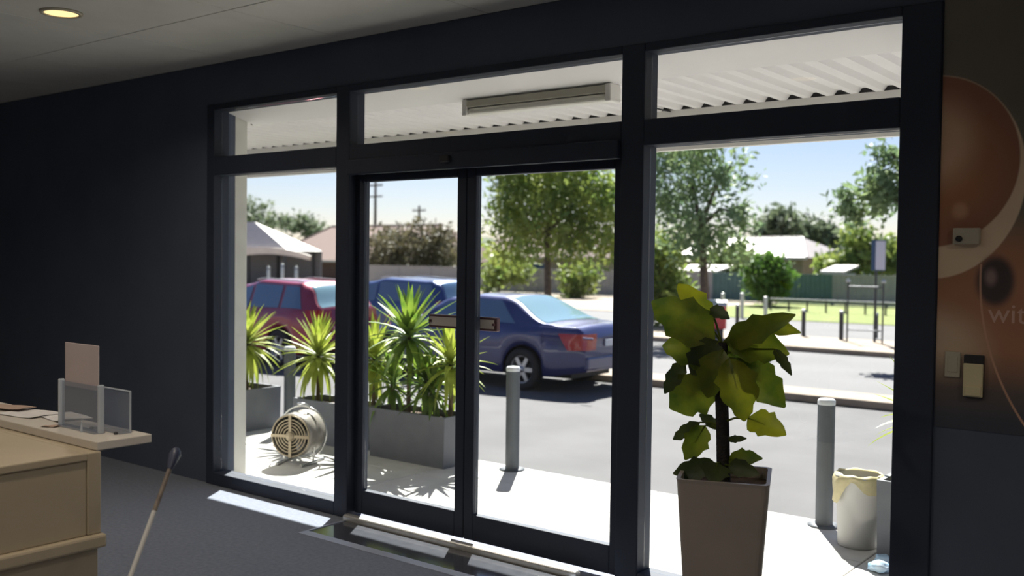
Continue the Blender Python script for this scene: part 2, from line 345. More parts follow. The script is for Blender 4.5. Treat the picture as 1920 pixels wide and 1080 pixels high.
for s in (-1, 1):
    bevel_edge([(s * W2, -H2, 0), (s * W2, H2, 0), (s * (W2 - 0.05), H2, 0), (s * (W2 - 0.05), -H2 + 0.04, 0), (s * W2, -H2, 0.004), (s * W2, H2, 0.004), (s * (W2 - 0.05), H2, 0.016), (s * (W2 - 0.05), -H2 + 0.04, 0.016)]).build('edging', M['matedge'], mt)

# ================================================================== VERANDAH
ZS = 2.798; YB = 1.54
vr = tag(empty('verandah', (0, 0, 0)), 'white corrugated verandah roof over the footpath with an outer beam', None, kind='structure')
pitch = 0.152; rows = []
xx = -12.0; prof = []
k = 0
while xx < 4.0:
    prof += [(xx, ZS), (xx + 0.046, ZS), (xx + 0.068, ZS + 0.030), (xx + 0.130, ZS + 0.030)]; xx += pitch
rows = [[(x, y, z) for (x, z) in prof] for y in (0.415, YB + 0.16)]
mb = MB(); mb.grid(rows, False); mb.grid([[(x, y, z + 0.012) for (x, y, z) in r] for r in rows], False)
mb.build('corrugated_sheet', M['soffit'], vr)
MB().box(-12, 4, YB, YB + 0.05, 2.522, ZS).build('outer_beam', M['white'], vr)
MB().box(-12, 4, YB + 0.10, YB + 0.16, ZS - 0.08, ZS + 0.09).build('gutter_back', M['dark'], vr)  # gutter back in black, painting the shade seen through the sheet gaps
MB().add([(x, y, z) for x in (XJ - 0.08, XR + 0.16) for (y, z) in ((0.125, 2.874), (0.42, ZS - 0.006), (0.42, ZS - 0.001), (0.125, 2.882))], [(0, 1, 2, 3), (4, 7, 6, 5), (0, 4, 5, 1), (1, 5, 6, 2), (2, 6, 7, 3), (3, 7, 4, 0)]).build('wall_flashing', M['soffit'], vr)
MB().box(-12, 4, YB + 0.006, YB + 0.02, ZS + 0.001, ZS + 0.045).build('gap_shade_strip', M['dark'], vr)  # black strip added to paint the shade in the gaps above the beam
MB().box(-12, 4, 0.24, YB + 0.16, ZS + 0.10, ZS + 0.14).build('roof_deck', M['soffit'], vr)
struct(MB().bev(-6.95, -6.50, 0.242, 0.36, 0.0, ZS + 0.095, 0.008, 2).build('wall_outside_pier', M['offwhite']))['label'] = 'white rendered pier outside the left pane'
# fluorescent batten
fx = empty('fluorescent_batten', (-3.70, 0.44, ZS), 0, 'white fluorescent batten light fixed under the corrugated soffit', 'light fitting')
MB().bev(-0.56, 0.56, -0.055, 0.055, -0.055, -0.008, 0.006, 2).build('body', M['fluoroc'], fx)
MB().bev(-0.535, 0.535, -0.05, 0.05, -0.105, -0.055, 0.02, 3).build('diffuser', M['fluoro'], fx)
for s in (-1, 1):
    MB().bev(min(s * 0.535, s * 0.575), max(s * 0.535, s * 0.575), -0.058, 0.058, -0.108, 0.0, 0.008, 2).build('end_cap', M['white'], fx)
# thin cable on soffit
a = V(1227, 186, 1.2); cb = MB().tube([(V(1227, 186, 1.35).x, 1.35, ZS - 0.006), (V(1280, 201, 1.69).x, 1.69, ZS - 0.008)], 0.005, 6)
tag(cb.build('soffit_cable', M['plastic']), 'thin dark cable under the soffit at the right transom light', 'cable')

# ================================================================== OUTDOOR GROUND
ZG = -0.15
struct(MB().box(-220, 220, 0.12, 400, ZG - 0.3, ZG).build('driveway', M['asphalt']))['label'] = 'grey asphalt driveway and street'
fp = tag(MB().box(-13.0, 6.0, 0.12, 2.05, ZG, -0.030).build('footpath', M['joint']), 'pale sunlit concrete footpath along the shopfront', None, kind='structure')
sx = [-12.7, -10.9, -9.1, -7.3, -5.5, -3.7, -1.9, -0.1, 1.7, 3.5, 5.3]
for i in range(len(sx) - 1):
    for (y0, y1) in ((0.125, 1.28), (1.286, 2.05)):
        MB().bev(sx[i] + 0.004, sx[i + 1] - 0.004, y0, y1, -0.030, -0.002, 0.004, 1).build('paving_slab', M['conc'], fp)
# median island, far footpath, grass
def slab(name, x0, x1, y0, y1, z0, z1, m, lab): return tag(MB().bev(x0, x1, y0, y1, z0, z1, 0.02, 2).build(name, m), lab, None, kind='structure')
slab('median_kerb', -70, 30, 8.45, 9.2, ZG, ZG + 0.11, M['kerb'], 'low concrete median kerb strip behind the dark blue car')
slab('street', -80, 40, 9.2, 15.6, ZG, ZG + 0.012, M['asphalt2'], 'sunlit asphalt street beyond the median')
slab('far_footpath', -80, 40, 15.6, 18.6, ZG, ZG + 0.12, M['kerb'], 'tan far footpath with a kerb')
slab('far_car_park', -80, 40, 18.6, 24.6, ZG, ZG + 0.10, M['asphalt2'], 'pale asphalt car park beyond the far footpath')
slab('grass_verge', V(1335, 590, 30).x, 50, 24.6, 36.5, ZG, ZG + 0.12, M['grass'], 'strip of mown green grass before the fence')
slab('dirt_verge', -90, V(1335, 590, 30).x, 24.6, 36.5, ZG, ZG + 0.12, M['kerb'], 'bare tan verge before the long grey fence')
slab('back_yards', -140, 90, 36.5, 120, ZG, ZG + 0.10, M['hill'], 'dry ground of the yards behind the fence')

# ================================================================== BOLLARDS
def bollard(x, y, h, r, label, group='grey footpath bollards'):
    e = empty('bollard', (x, y, -0.002), 0, label, 'bollard', group)
    MB().lathe([(r, 0), (r, h - 0.03)], 28).build('post', M['bollard'], e)
    MB().lathe([(r * 1.02, h - 0.035), (r * 1.02, h - 0.008), (r * 0.85, h + 0.003), (0, h + 0.008)], 28).build('cap', M['bolcap'], e)
    MB().lathe([(r * 1.9, 0), (r * 1.9, 0.008), (r, 0.012)], 28).build('base_plate', M['bollard'], e)
    return e
bollard(-5.02, 1.93, 0.86, 0.057, 'grey bollard with bright cap standing before the dark blue sedan')
bollard(-2.37, 1.93, 0.85, 0.057, 'grey bollard seen to the right of the indoor potted plant')
bollard(-7.88, 1.93, 0.84, 0.057, 'grey bollard seen above the floor fan in the left pane')

# ================================================================== PLANTERS AND YUCCAS
def trough(x0, x1, y0, y1, h, label, name='planter_trough'):
    cx, cy = (x0 + x1) / 2, (y0 + y1) / 2; a, b = (x1 - x0) / 2, (y1 - y0) / 2; t = 0.03
    e = empty(name, (cx, cy, -0.002), 0, label, 'planter', 'grey outdoor planters')
    m = MB()
    o4 = [(-a, -b), (a, -b), (a, b), (-a, b)]; i4 = [(-a + t, -b + t), (a - t, -b + t), (a - t, b - t), (-a + t, b - t)]
    vs = [(x * .97, y * .97, 0) for x, y in o4] + [(x, y, h) for x, y in o4] + [(x, y, h) for x, y in i4] + [(x, y, h - 0.10) for x, y in i4]
    fs = [(3, 2, 1, 0)]
    for k in range(4):
        q = (k + 1) % 4; fs += [(k, q, 4 + q, 4 + k), (4 + k, 4 + q, 8 + q, 8 + k), (8 + k, 8 + q, 12 + q, 12 + k)]
    fs.append((12, 13, 14, 15))
    m.add(vs, fs); m.build('box', M['trough'], e)
    m = MB(); nn = 10
    rws = [[(-a + t + (2 * a - 2 * t) * i / nn, -b + t + (2 * b - 2 * t) * j / 4, h - 0.055 + R_.uniform(-.012, .02)) for i in range(nn + 1)] for j in range(5)]
    m.grid(rws); m.build('soil', M['soil'], e)
    return e
trough(-6.34, -5.44, 1.55, 1.92, 0.43, 'long grey planter trough in front of the left sliding door')
trough(-7.44, -6.50, 1.98 - 0.37, 1.98, 0.40, 'grey planter trough behind the floor fan')
trough(-8.62, -8.08, 1.52, 1.98, 0.42, 'square grey planter beside the white pier')
trough(-1.87, -1.30, 1.42, 1.88, 0.47, 'grey planter box at the right edge of the right pane')

def yleaf(variant):
    # blade along +X rising, drooping at the tip; unit length
    n = 6; droop = [0.10, 0.28, 0.55][variant]; rowsL = []
    for i in range(n + 1):
        t = i / n; wd = 0.052 * (1 - t) ** 0.7 * (0.55 + 1.2 * min(t * 4, 1)) + 0.002
        x = t * (1 - 0.15 * droop * t); z = -droop * t * t
        rowsL.append([(x, -wd, z + wd * 0.35), (x, 0, z), (x, wd, z + wd * 0.35)])
    return rowsL
YM = {}
for mk in ('yucca', 'yucca2'):
    for v in range(3): YM[(mk, v)] = MB().grid(yleaf(v)).mesh('leaf', M[mk])
def yucca(x, y, zbase, stem_h, L, n, label, mk='yucca', lean=(0, 0), heads=1, group='spiky yuccas in the grey planters'):
    e = empty('yucca', (x, y, zbase), 0, label, 'plant', group)
    for hd_ in range(heads):
        top = Vector((lean[0] + (hd_ * 0.10 - 0.05 * (heads - 1)), lean[1], stem_h * (1 - 0.22 * hd_)))
        pts = [Vector((0, 0, -0.05)), top * 0.5 + Vector((R_.uniform(-.01, .01), 0, 0)), top]
        MB().tube(pts, [0.022, 0.018, 0.016], 8).build('stem', M['stem'], e)
        for i in range(n):
            u = (i + 0.5) / n
            el = math.radians(84 - 128 * u + R_.uniform(-8, 8)); az = i * 2.39996 + R_.uniform(-.2, .2)
            ll = L * R_.uniform(0.8, 1.08) * (1.0 if u > 0.2 else 0.9)
            v = 0 if u < 0.45 else (1 if u < 0.8 else 2)
            o = share(YM[(mk, v)], 'leaf', e, top - Vector((0, 0, 0.10 * u)), (0, -el, az), (ll, ll * 1.0, ll))
    return e
def yat(px, y): return V(px, 640, y).x
yucca(-8.34, 1.75, 0.36, 0.54, 0.46, 72, 'bushy yellow green yucca in the square planter beside the white pier')
yucca(-7.30, 1.80, 0.34, 0.50, 0.46, 66, 'yellow green yucca rising behind the floor fan')
yucca(-6.56, 1.82, 0.34, 0.52, 0.46, 64, 'yellow green yucca just right of the left mullion')
yucca(-6.24, 1.74, 0.37, 0.30, 0.36, 44, 'low leafy yucca at the left end of the long trough', 'yucca2')
yucca(-6.02, 1.72, 0.37, 0.74, 0.52, 56, 'tallest bright green yucca in the long trough', 'yucca2')
yucca(-5.80, 1.75, 0.37, 0.36, 0.38, 40, 'medium yucca leaning in the middle of the long trough', 'yucca2', heads=2)
yucca(-5.58, 1.78, 0.37, 0.52, 0.44, 50, 'yellow green yucca at the right end of the long trough reaching past the door stiles')
yucca(-1.64, 1.66, 0.41, 0.46, 0.42, 40, 'green yucca in the planter at the right edge of the right pane')

# ================================================================== FLOOR FAN (outside on the footpath)
fa = empty('floor_fan', (-6.56, 0.95, -0.002), math.radians(22), 'round grey floor drum fan standing on the footpath outside the left pane', 'fan')
fa.scale = (1.12, 1.12, 1.12); fz = 0.225; Rf = 0.165
def at_y(mb, name, m, y): return mb.build(name, m, fa, (0, y, fz))
at_y(MB().lathe([(Rf * 0.93, -0.13), (Rf, -0.12), (Rf, -0.02), (Rf * 0.97, 0.0), (Rf, 0.02), (Rf, 0.12), (Rf * 0.93, 0.13), (Rf * .90, 0.125), (Rf * .96, 0.1), (Rf * .96, -0.1), (Rf * .90, -0.125)], 40, 'Y', closed=True), 'drum', M['fanbody'], 0)
for rr in (0.036, 0.058, 0.080, 0.102, 0.124, 0.154):
    MB().lathe([(rr - 0.0045, -0.004), (rr + 0.0045, -0.004), (rr + 0.0045, 0.004), (rr - 0.0045, 0.004)], 32, 'Y', closed=True).build('grille_ring', M['fancage'], fa, (0, -0.135, fz))
for k in range(4):
    t = PI / 2 * k
    MB().box(0.015, 0.160, -0.004, 0.004, -0.011, 0.011).build('grille_spoke', M['fancage'], fa, (0, -0.142, fz), (0, t, 0))
MB().lathe([(0.0, -0.02), (0.028, -0.018), (0.034, -0.005), (0.034, 0.01)], 24, 'Y').build('grille_hub', M['fancage'], fa, (0, -0.140, fz))
for k in range(5):
    t = 2 * PI * k / 5; m = MB()
    m.grid([[(0.03 + 0.11 * i / 4, -0.02 + 0.04 * j / 3 + 0.01 * i / 4, (-0.02 + 0.055 * j / 3) * (0.6 + i / 5)) for i in range(5)] for j in range(4)])
    m.build('blade', M['fanchrome'], fa, (0, -0.04, fz), (0, t, 0))
MB().lathe([(0, 0.0), (Rf * .95, 0.0), (Rf * .95, 0.006), (0, 0.006)], 32, 'Y').build('inner_shade_disc', M['plastic'], fa, (0, 0.11, fz))  # black disc added to stand in for shade inside the drum
MB().lathe([(0, -0.06), (0.05, -0.055), (0.055, 0.06), (0.03, 0.08), (0, 0.08)], 20, 'Y').build('motor', M['plastic'], fa, (0, 0.02, fz))
# round carry frame behind and feet
ring = [(0.20 * math.cos(t), 0.06, fz + 0.0 + 0.20 * math.sin(t)) for t in [2 * PI * k / 40 for k in range(41)]]
MB().tube(ring, 0.007, 8).build('carry_frame', M['fanchrome'], fa)
MB().tube([(-0.03, 0.06, fz + 0.20), (-0.02, 0.02, fz + 0.225), (0.05, 0.0, fz + 0.225), (0.06, 0.06, fz + 0.19)], 0.009, 8).build('handle', M['fanchrome'], fa)
for s in (-1, 1):
    MB().tube([(s * 0.10, -0.16, 0.012), (s * 0.12, -0.02, 0.012), (s * 0.13, 0.16, 0.012)], 0.012, 8).build('foot_bar', M['fanchrome'], fa)
    MB().tube([(s * 0.12, 0.0, 0.012), (s * 0.13, 0.0, 0.13)], 0.009, 8).build('foot_strut', M['fanchrome'], fa)

# ================================================================== BIN and BLUE CLOTH
bn = empty('waste_bin', (-2.04, 1.62, -0.002), 0, 'pale waste bin lined with a cream plastic bag beside the right bollard', 'bin')
MB().lathe([(0.0, 0.0), (0.115, 0.0), (0.12, 0.01), (0.14, 0.43), (0.147, 0.435), (0.147, 0.445), (0.135, 0.443), (0.115, 0.02), (0, 0.02)], 32).build('bucket', M['bin'], bn)
m = MB(); seg = 36; prof = []
for i in range(7):
    rws_ = []
    for k in range(seg + 1):
        t = 2 * PI * k / seg; drop = 0.13 + 0.07 * math.sin(2 * t + 1) + 0.03 * math.sin(5 * t)
        r0 = 0.125 + 0.03 * min(i, 2) / 2 + 0.006 * math.sin(9 * t + i); z = 0.455 if i < 2 else 0.455 - drop * (i - 1) / 5
        rws_.append((r0 * math.cos(t), r0 * math.sin(t), z + (0.004 * math.sin(7 * t))))
    prof.append(rws_)
m.grid(prof); m.build('bin_bag', M['bag'], bn)
def lump(seed, rx, ry, rz):
    r = random.Random(seed); bm = bmesh.new(); bmesh.ops.create_icosphere(bm, subdivisions=3, radius=1)
    ph = [(Vector((r.uniform(-3, 3), r.uniform(-3, 3), r.uniform(-3, 3))), r.uniform(0, 6)) for _ in range(6)]
    for v in bm.verts:
        d = 1 + sum(0.06 * math.sin(2 * v.co.dot(a) + p) for a, p in ph); v.co = Vector((v.co.x * rx, v.co.y * ry, max(v.co.z, -0.8) * rz)) * d
    bm.verts.index_update(); mb = MB().add([v.co[:] for v in bm.verts], [[v.index for v in f.verts] for f in bm.faces], True); bm.free(); return mb
bp = G(1648, 1072)
tag(lump(3, 0.06, 0.05, 0.035).build('cleaning_cloth', M['bluecloth'], None, (bp.x, bp.y, 0.03)), 'lower light blue crumpled cloth on the footpath by the right jamb', 'cloth', 'blue cloths')
tag(lump(5, 0.05, 0.05, 0.035).build('cleaning_cloth', M['bluecloth'], None, (bp.x - 0.02, bp.y + 0.13, 0.03)), 'upper light blue crumpled cloth on the footpath by the right jamb', 'cloth', 'blue cloths')

# ================================================================== CARS
def interp(tab, x):
    if x <= tab[0][0]: return tab[0][1]
    for (a, b), (c, d) in zip(tab, tab[1:]):
        if x <= c: 
            t = (x - a) / (c - a); t = t * t * (3 - 2 * t) if True else t
            return b + (d - b) * t
    return tab[-1][1]
def linterp(tab, x):
    if x <= tab[0][0]: return tab[0][1]
    for (a, b), (c, d) in zip(tab, tab[1:]):
        if x <= c: return b + (d - b) * (x - a) / (c - a)
    return tab[-1][1]
def car(name, loc, rz, label, paint, L, W, belt, roof, wheels, rw, windows, rear_win, tails, scale=1.0, glass2=None, rails=False, front_win=None):
    """x along the length: 0 = front bumper, L = rear bumper; side y = -W/2 is the car's left-hand (local)"""
    e = empty(name, loc, rz, label, 'car', 'parked cars'); e.scale = (scale,) * 3
    hw = W / 2; sill = 0.24; zc = rw
    def width(x):
        a = min(1, max(0, x / 0.75)); b = min(1, max(0, (L - x) / 0.7))
        return hw * (0.70 + 0.30 * math.sin(a * PI / 2) ** 0.8) * (0.80 + 0.20 * math.sin(b * PI / 2) ** 0.8)
    def bottom(x):
        z = sill + 0.10 * max(0, 1 - x / 0.5) + 0.10 * max(0, 1 - (L - x) / 0.6)
        for xw in wheels:
            d = abs(x - xw); Ra = rw * 1.17
            if d < Ra: z = max(z, zc + math.sqrt(Ra * Ra - d * d))
        return z
    def sect(x):
        w_ = width(x); zb = linterp(belt, x); zr = max(interp(roof, x), zb + 0.012); zs = min(bottom(x), zb - 0.08); g = zr - zb
        k = min(1.0, g / 0.35)
        pts = [(w_ * 0.94, zs), (w_ * 0.985, zs + 0.2 * (zb - zs)), (w_, zs + 0.5 * (zb - zs)), (w_ * 0.99, zs + 0.72 * (zb - zs)), (w_ * 0.965, zb - 0.05), (w_ * 0.935, zb)]
        wr = w_ * (0.93 - 0.25 * k)
        for t in (0.06, 0.35, 0.65, 0.86): pts.append((w_ * 0.93 + (wr - w_ * 0.93) * t, zb + (zr - zb - 0.0) * t))
        pts += [(wr * 0.965, zb + g * 0.96), (wr * 0.86, zr), (wr * 0.5, zr + 0.018), (0.0, zr + 0.025)]
        return pts
    xs = sorted(set([L * i / 72 for i in range(73)] + [xw + s * rw * 1.17 * q for xw in wheels for s in (-1, 1) for q in (1.0, 0.97, 0.9, 0.8, 0.66, 0.5, 0.3, 0.1)]))
    body = MB(); rowsB = []
    for x in xs:
        p = sect(x); rowsB.append([(x, -y, z) for y, z in p] + [(x, y, z) for y, z in p[::-1][1:]])
    body.grid(rowsB); body.add(rowsB[0], [tuple(range(len(rowsB[0])))]); body.add(rowsB[-1], [tuple(range(len(rowsB[-1])))])
    body.build('body', paint, e)
    MB().box(0.35, L - 0.35, -hw * 0.62, hw * 0.62, 0.2, 0.62).build('underbody', M['plastic'], e)
    def surf(x, s, t):   # s=+1/-1 side, t in 0..1 over the greenhouse side from belt to roof edge
        p = sect(x); tt = [0.0, 0.06, 0.35, 0.65, 0.86, 0.96]; i = max(j for j in range(5) if tt[j] <= t); f = (t - tt[i]) / (tt[i + 1] - tt[i]); a = p[5 + i]; b = p[6 + i]
        return (x, s * (a[0] + (b[0] - a[0]) * f + 0.010), a[1] + (b[1] - a[1]) * f)
    for s in (-1, 1):
        for (x0, x1, x2, x3) in windows:      # bottom-front, bottom-rear, top-front, top-rear
            m = MB(); n = 8
            rws2 = []
            for j in range(5):
                t = 0.07 + 0.79 * j / 4; u = j / 4; xa, xb = x0 + (x2 - x0) * u, x1 + (x3 - x1) * u
                rws2.append([surf(xa + (xb - xa) * i / n, s, t) for i in range(n + 1)])
            m.grid(rws2); m.build('side_window', M['carglass'], e)
    def top(x, q):
        p = sect(x); tt = abs(q) * 3; pts = [p[13], p[12], p[11], p[10]]; i = min(int(tt), 2); f = tt - i
        y = pts[i][0] + (pts[i + 1][0] - pts[i][0]) * f; z = pts[i][1] + (pts[i + 1][1] - pts[i][1]) * f
        return (x, y * (1 if q >= 0 else -1), z + 0.008)
    for nm, rw2 in (('rear_window', rear_win), ('windscreen', front_win)):
        if rw2:
            m = MB(); m.grid([[top(rw2[0] + (rw2[1] - rw2[0]) * i / 8, (-0.84 + 1.68 * j / 10)) for j in range(11)] for i in range(9)])
            m.build(nm, glass2 if (glass2 and nm == 'rear_window') else M['carglass'], e)
    # wheels
    for xw in wheels:
        for s in (-1, 1):
            y = s * (hw - 0.11)
            wh = MB().lathe([(rw * 0.66, -0.10), (rw * 0.94, -0.10), (rw, -0.07), (rw, 0.07), (rw * 0.94, 0.10), (rw * 0.66, 0.10)], 36, 'Y', closed=True).build('wheel', M['tyre'], e, (xw, y, rw))
            rm = MB().lathe([(rw * 0.67, -0.085), (rw * 0.67, 0.085), (rw * 0.60, 0.07), (rw * 0.60, -0.07)], 36, 'Y', closed=True)
            yy = s * 0.07
            for k in range(6):
                t = 2 * PI * k / 6; c, q = math.cos(t), math.sin(t); n_ = Vector((-q, 0, c)); d_ = Vector((c, 0, q))
                vs2 = []
                for rr, wd in ((0.03, 0.035), (rw * 0.62, 0.028)):
                    for sg in (-1, 1):
                        for dy in (-0.012, 0.012): v3 = d_ * rr + n_ * (wd * sg); vs2.append((v3.x, yy + dy, v3.z))
                rm.add(vs2, [(0, 1, 3, 2), (4, 6, 7, 5), (0, 2, 6, 4), (1, 5, 7, 3), (0, 4, 5, 1), (2, 3, 7, 6)])
            rm.lathe([(0, yy - 0.02), (0.05, yy - 0.02), (0.05, yy + 0.02), (0, yy + 0.02)], 16, 'Y')
            rm.build('rim', M['rim'], wh)
            MB().lathe([(0, -0.02), (rw * 0.59, -0.02), (rw * 0.59, 0.02), (0, 0.02)], 24, 'Y').build('brake_disc', M['plastic'], wh, (0, 0, 0))
    # tail lights wrap round the rear corner
    for s in (-1, 1):
        z0, z1, xl = tails; m = MB(); rws3 = []
        def bodyp(x, z):
            p = sect(x)
            for (a, b) in zip(p, p[1:6]):
                if b[1] >= z and b[1] > a[1]: f = max(0, (z - a[1]) / (b[1] - a[1])); return a[0] + (b[0] - a[0]) * f
            return p[5][0]
        for j in range(4):
            z = z0 + (z1 - z0) * j / 3
            r = [(L - xl * (0.55 + 0.45 * j / 3) * (1 - i / 5), s * (bodyp(L - xl * (1 - i / 5), z) + 0.012), z) for i in range(6)]
            r += [(L + 0.014, s * (bodyp(L, z) * q), z) for q in (0.97, 0.8, 0.64)]
            rws3.append(r)
        m.grid(rws3); m.build('tail_light', M['tail'], e)
        m = MB(); zz = linterp(belt, L * 0.3)
        m.bev(-0.07, 0.07, min(0, s * 0.16), max(0, s * 0.16), -0.06, 0.06, 0.025, 2); mx = windows[0][0] + 0.12
        m.build('wing_mirror', paint, e, (mx, s * (width(mx) * 0.95), linterp(belt, mx) + 0.07))
        for wv in windows[:2]:
            hx = wv[1] - 0.16; zb = linterp(belt, hx) - 0.10
            MB().bev(hx - 0.09, hx + 0.09, -0.012, 0.012, -0.014, 0.014, 0.008, 2).build('door_handle', paint, e, (hx, s * (width(hx) * 0.985 + 0.012), zb))
        ex = windows[0][1] + 0.03
        pl = [(ex, s * (bodyp(ex, z) + 0.004), z) for z in [0.32 + (linterp(belt, ex) - 0.34) * i / 6 for i in range(7)]]
        MB().tube(pl, 0.006, 5).build('door_seam', M['plastic'], e)
        if rails: MB().tube([(x, s * sect(x)[10][0] * 0.97, sect(x)[11][1] + 0.03) for x in [windows[0][3] + (windows[-1][3] - windows[0][3]) * i / 10 for i in range(11)]], 0.014, 6).build('roof_rail', M['lightsteel'], e)
    wL = width(L)
    MB().bev(L - 0.10, L + 0.035, -wL * 0.98, wL * 0.98, 0.36, 0.56, 0.03, 2).build('rear_bumper', paint, e)
    MB().bev(L + 0.01, L + 0.025, -0.19, 0.19, 0.70, 0.80, 0.004, 1).build('number_plate', M['plate'], e)
    MB().bev(-0.04, 0.12, -width(0) * 0.98, width(0) * 0.98, 0.34, 0.56, 0.03, 2).build('front_bumper', paint, e)
    for s in (-1, 1):
        MB().bev(-0.03, 0.10, min(s * 0.38, s * 0.56), max(s * 0.38, s * 0.56), 0.60, 0.72, 0.02, 2).build('headlight', M['plate'], e)
    return e
# local x 0..L runs front->rear; front points to world -x, so local x = world x
SB = [(0, .70), (.9, .86), (1.5, .93), (3.6, .99), (4.2, 1.0), (4.75, .98), (4.85, .80)]
SR = [(0, .70), (1.35, .93), (2.2, 1.36), (2.75, 1.42), (3.25, 1.41), (4.25, 1.03), (4.5, 1.0), (4.85, .82)]
sl_ = 0.95; RWX = 3.80
wpos = G(966, 733, ZG)
sed = car('sedan', (wpos.x - RWX * sl_, wpos.y + 0.02 + 0.87 * sl_, ZG), math.radians(1.5), 'dark blue sedan parked at the kerb behind the tall bollard', M['navycar'], 4.85, 1.80, SB, SR, (0.95, 3.80), 0.32,
    [(1.62, 2.66, 2.18, 2.62), (2.74, 3.66, 2.70, 3.26)], (3.40, 4.18), (0.66, 0.90, 0.40), sl_, M['carglass2'], front_win=(1.45, 2.1))
UB = [(0, .78), (1.0, .98), (1.5, 1.03), (3.6, 1.08), (4.25, 1.08), (4.4, .95)]
UR = [(0, .78), (1.15, 1.02), (2.0, 1.52), (2.6, 1.62), (3.7, 1.59), (3.95, 1.52), (4.38, 1.12), (4.4, .96)]
rp = G(523, 688, ZG)
car('hatchback_suv', (rp.x - 3.42 * 0.91, rp.y + 0.85, ZG), math.radians(-1), 'red compact sport utility car seen through the left pane', M['redcar'], 4.4, 1.82, UB, UR, (0.9, 3.42), 0.35,
    [(1.45, 2.42, 1.98, 2.38), (2.5, 3.35, 2.46, 3.30), (3.43, 4.0, 3.38, 3.78)], (3.97, 4.33), (0.86, 1.10, 0.30), 0.91, M['carglass2'], True, front_win=(1.25, 1.95))
bpz = V(885, 600, 11.2)
car('station_wagon', (bpz.x - 4.2, 11.0, ZG + 0.012), math.radians(2), 'blue station wagon beyond the yuccas seen through the left door', M['bluecar'], 4.6, 1.82, [(0, .76), (1.0, .94), (1.5, 1.0), (4.4, 1.06), (4.6, .9)],
    [(0, .76), (1.2, 1.0), (2.0, 1.50), (2.6, 1.60), (4.0, 1.56), (4.2, 1.5), (4.56, 1.1), (4.6, .92)], (0.92, 3.6), 0.34,
    [(1.45, 2.42, 1.98, 2.38), (2.5, 3.4, 2.46, 3.36), (3.48, 4.25, 3.44, 4.05)], (4.22, 4.54), (0.84, 1.10, 0.30), 0.9, None, True, front_win=(1.3, 1.95))

# ================================================================== INDOOR POTTED PLANT
PYC = -0.56; pc = V(1360, 885, PYC)
pt = empty('planter_pot', (pc.x, PYC, 0), math.radians(22), 'tall tapered taupe pot standing inside the right pane', 'pot')
PH = pc.z - 0.005
m = MB(); seg = []
def rsq(h, r=0.03, n=4):
    o = []
    for (sx_, sy_, a0) in ((1, 1, 0), (-1, 1, 90), (-1, -1, 180), (1, -1, 270)):
        for i in range(n + 1):
            t = math.radians(a0 + 90 * i / n); o.append((sx_ * (h - r) + r * math.cos(t), sy_ * (h - r) + r * math.sin(t)))
    return o
lv = [(0.135, 0.0), (0.14, 0.01), (0.192, PH - 0.015), (0.195, PH), (0.178, PH), (0.172, PH - 0.09)]
rg = [[(x, y, z) for x, y in rsq(h)] for h, z in lv]
for r in rg: r.append(r[0])
m.grid(rg, False); m.add(rg[0][:-1], [tuple(range(len(rg[0]) - 1))]); m.build('vessel', M['pot'], pt)
so_ = MB(); so_.add([(x, y, PH - 0.05) for x, y in rsq(0.1735)], [tuple(range(20))]); so_.build('soil', M['soil'], pt)
pl = empty('potted_plant', (pc.x, PYC, PH - 0.05), 0, 'broad leaved indoor plant climbing a dark moss pole in the taupe pot', 'plant')
def sp(px, py, dy=0.0): return V(px, py, PYC + dy) - Vector((pc.x, PYC, PH - 0.05))
MB().tube([sp(1357, 905), sp(1355, 800), sp(1352, 720), sp(1354, 642)], [0.030, 0.029, 0.028, 0.025], 12).build('moss_pole', M['pole'], pl)
LV = [((1340, 640), (1222, 565), 78, 'leaf', -.02, -.10), ((1328, 612), (1272, 532), 52, 'leafy', .03, .05), ((1332, 578), (1368, 598), 22, 'leafd', 0, -.02),
      ((1362, 645), (1492, 590), 46, 'leaf', 0, -.08), ((1400, 604), (1502, 624), 30, 'leafy', .02, .02), ((1366, 640), (1480, 664), 62, 'leaf', -.01, .06),
      ((1452, 655), (1484, 704), 18, 'leafd', 0, -.04), ((1345, 668), (1242, 648), 64, 'leaf', .02, -.06), ((1284, 676), (1246, 738), 28, 'leafd', -.02, -.05),
      ((1348, 706), (1256, 766), 74, 'leaf', 0, .03), ((1366, 672), (1396, 790), 70, 'leafy', -.04, -.06), ((1384, 672), (1472, 764), 62, 'leaf', 0, .05),
      ((1402, 784), (1474, 816), 46, 'leafy', -.03, -.08), ((1312, 792), (1262, 824), 22, 'leafd', 0, -.03), ((1322, 798), (1284, 862), 42, 'leaf', 0, -.06),
      ((1345, 872), (1262, 888), 36, 'leafd', -.03, -.08), ((1366, 862), (1430, 860), 30, 'leaf', 0, -.05), ((1366, 824), (1400, 822), 11, 'leafd', 0, -.03),
      ((1345, 868), (1334, 906), 46, 'leafd', -.10, -.18), ((1348, 640), (1296, 702), 62, 'leafd', -.02, -.05), ((1356, 656), (1326, 746), 58, 'leaf', -.03, -.06),
      ((1344, 690), (1286, 744), 50, 'leafd', .04, .06), ((1356, 648), (1424, 722), 52, 'leaf', .03, .06), ((1366, 872), (1424, 890), 28, 'leafd', -.04, -.10),
      ((1346, 806), (1312, 776), 20, 'leafd', 0, .03), ((1350, 660), (1305, 660), 60, 'leafd', .03, .08)]
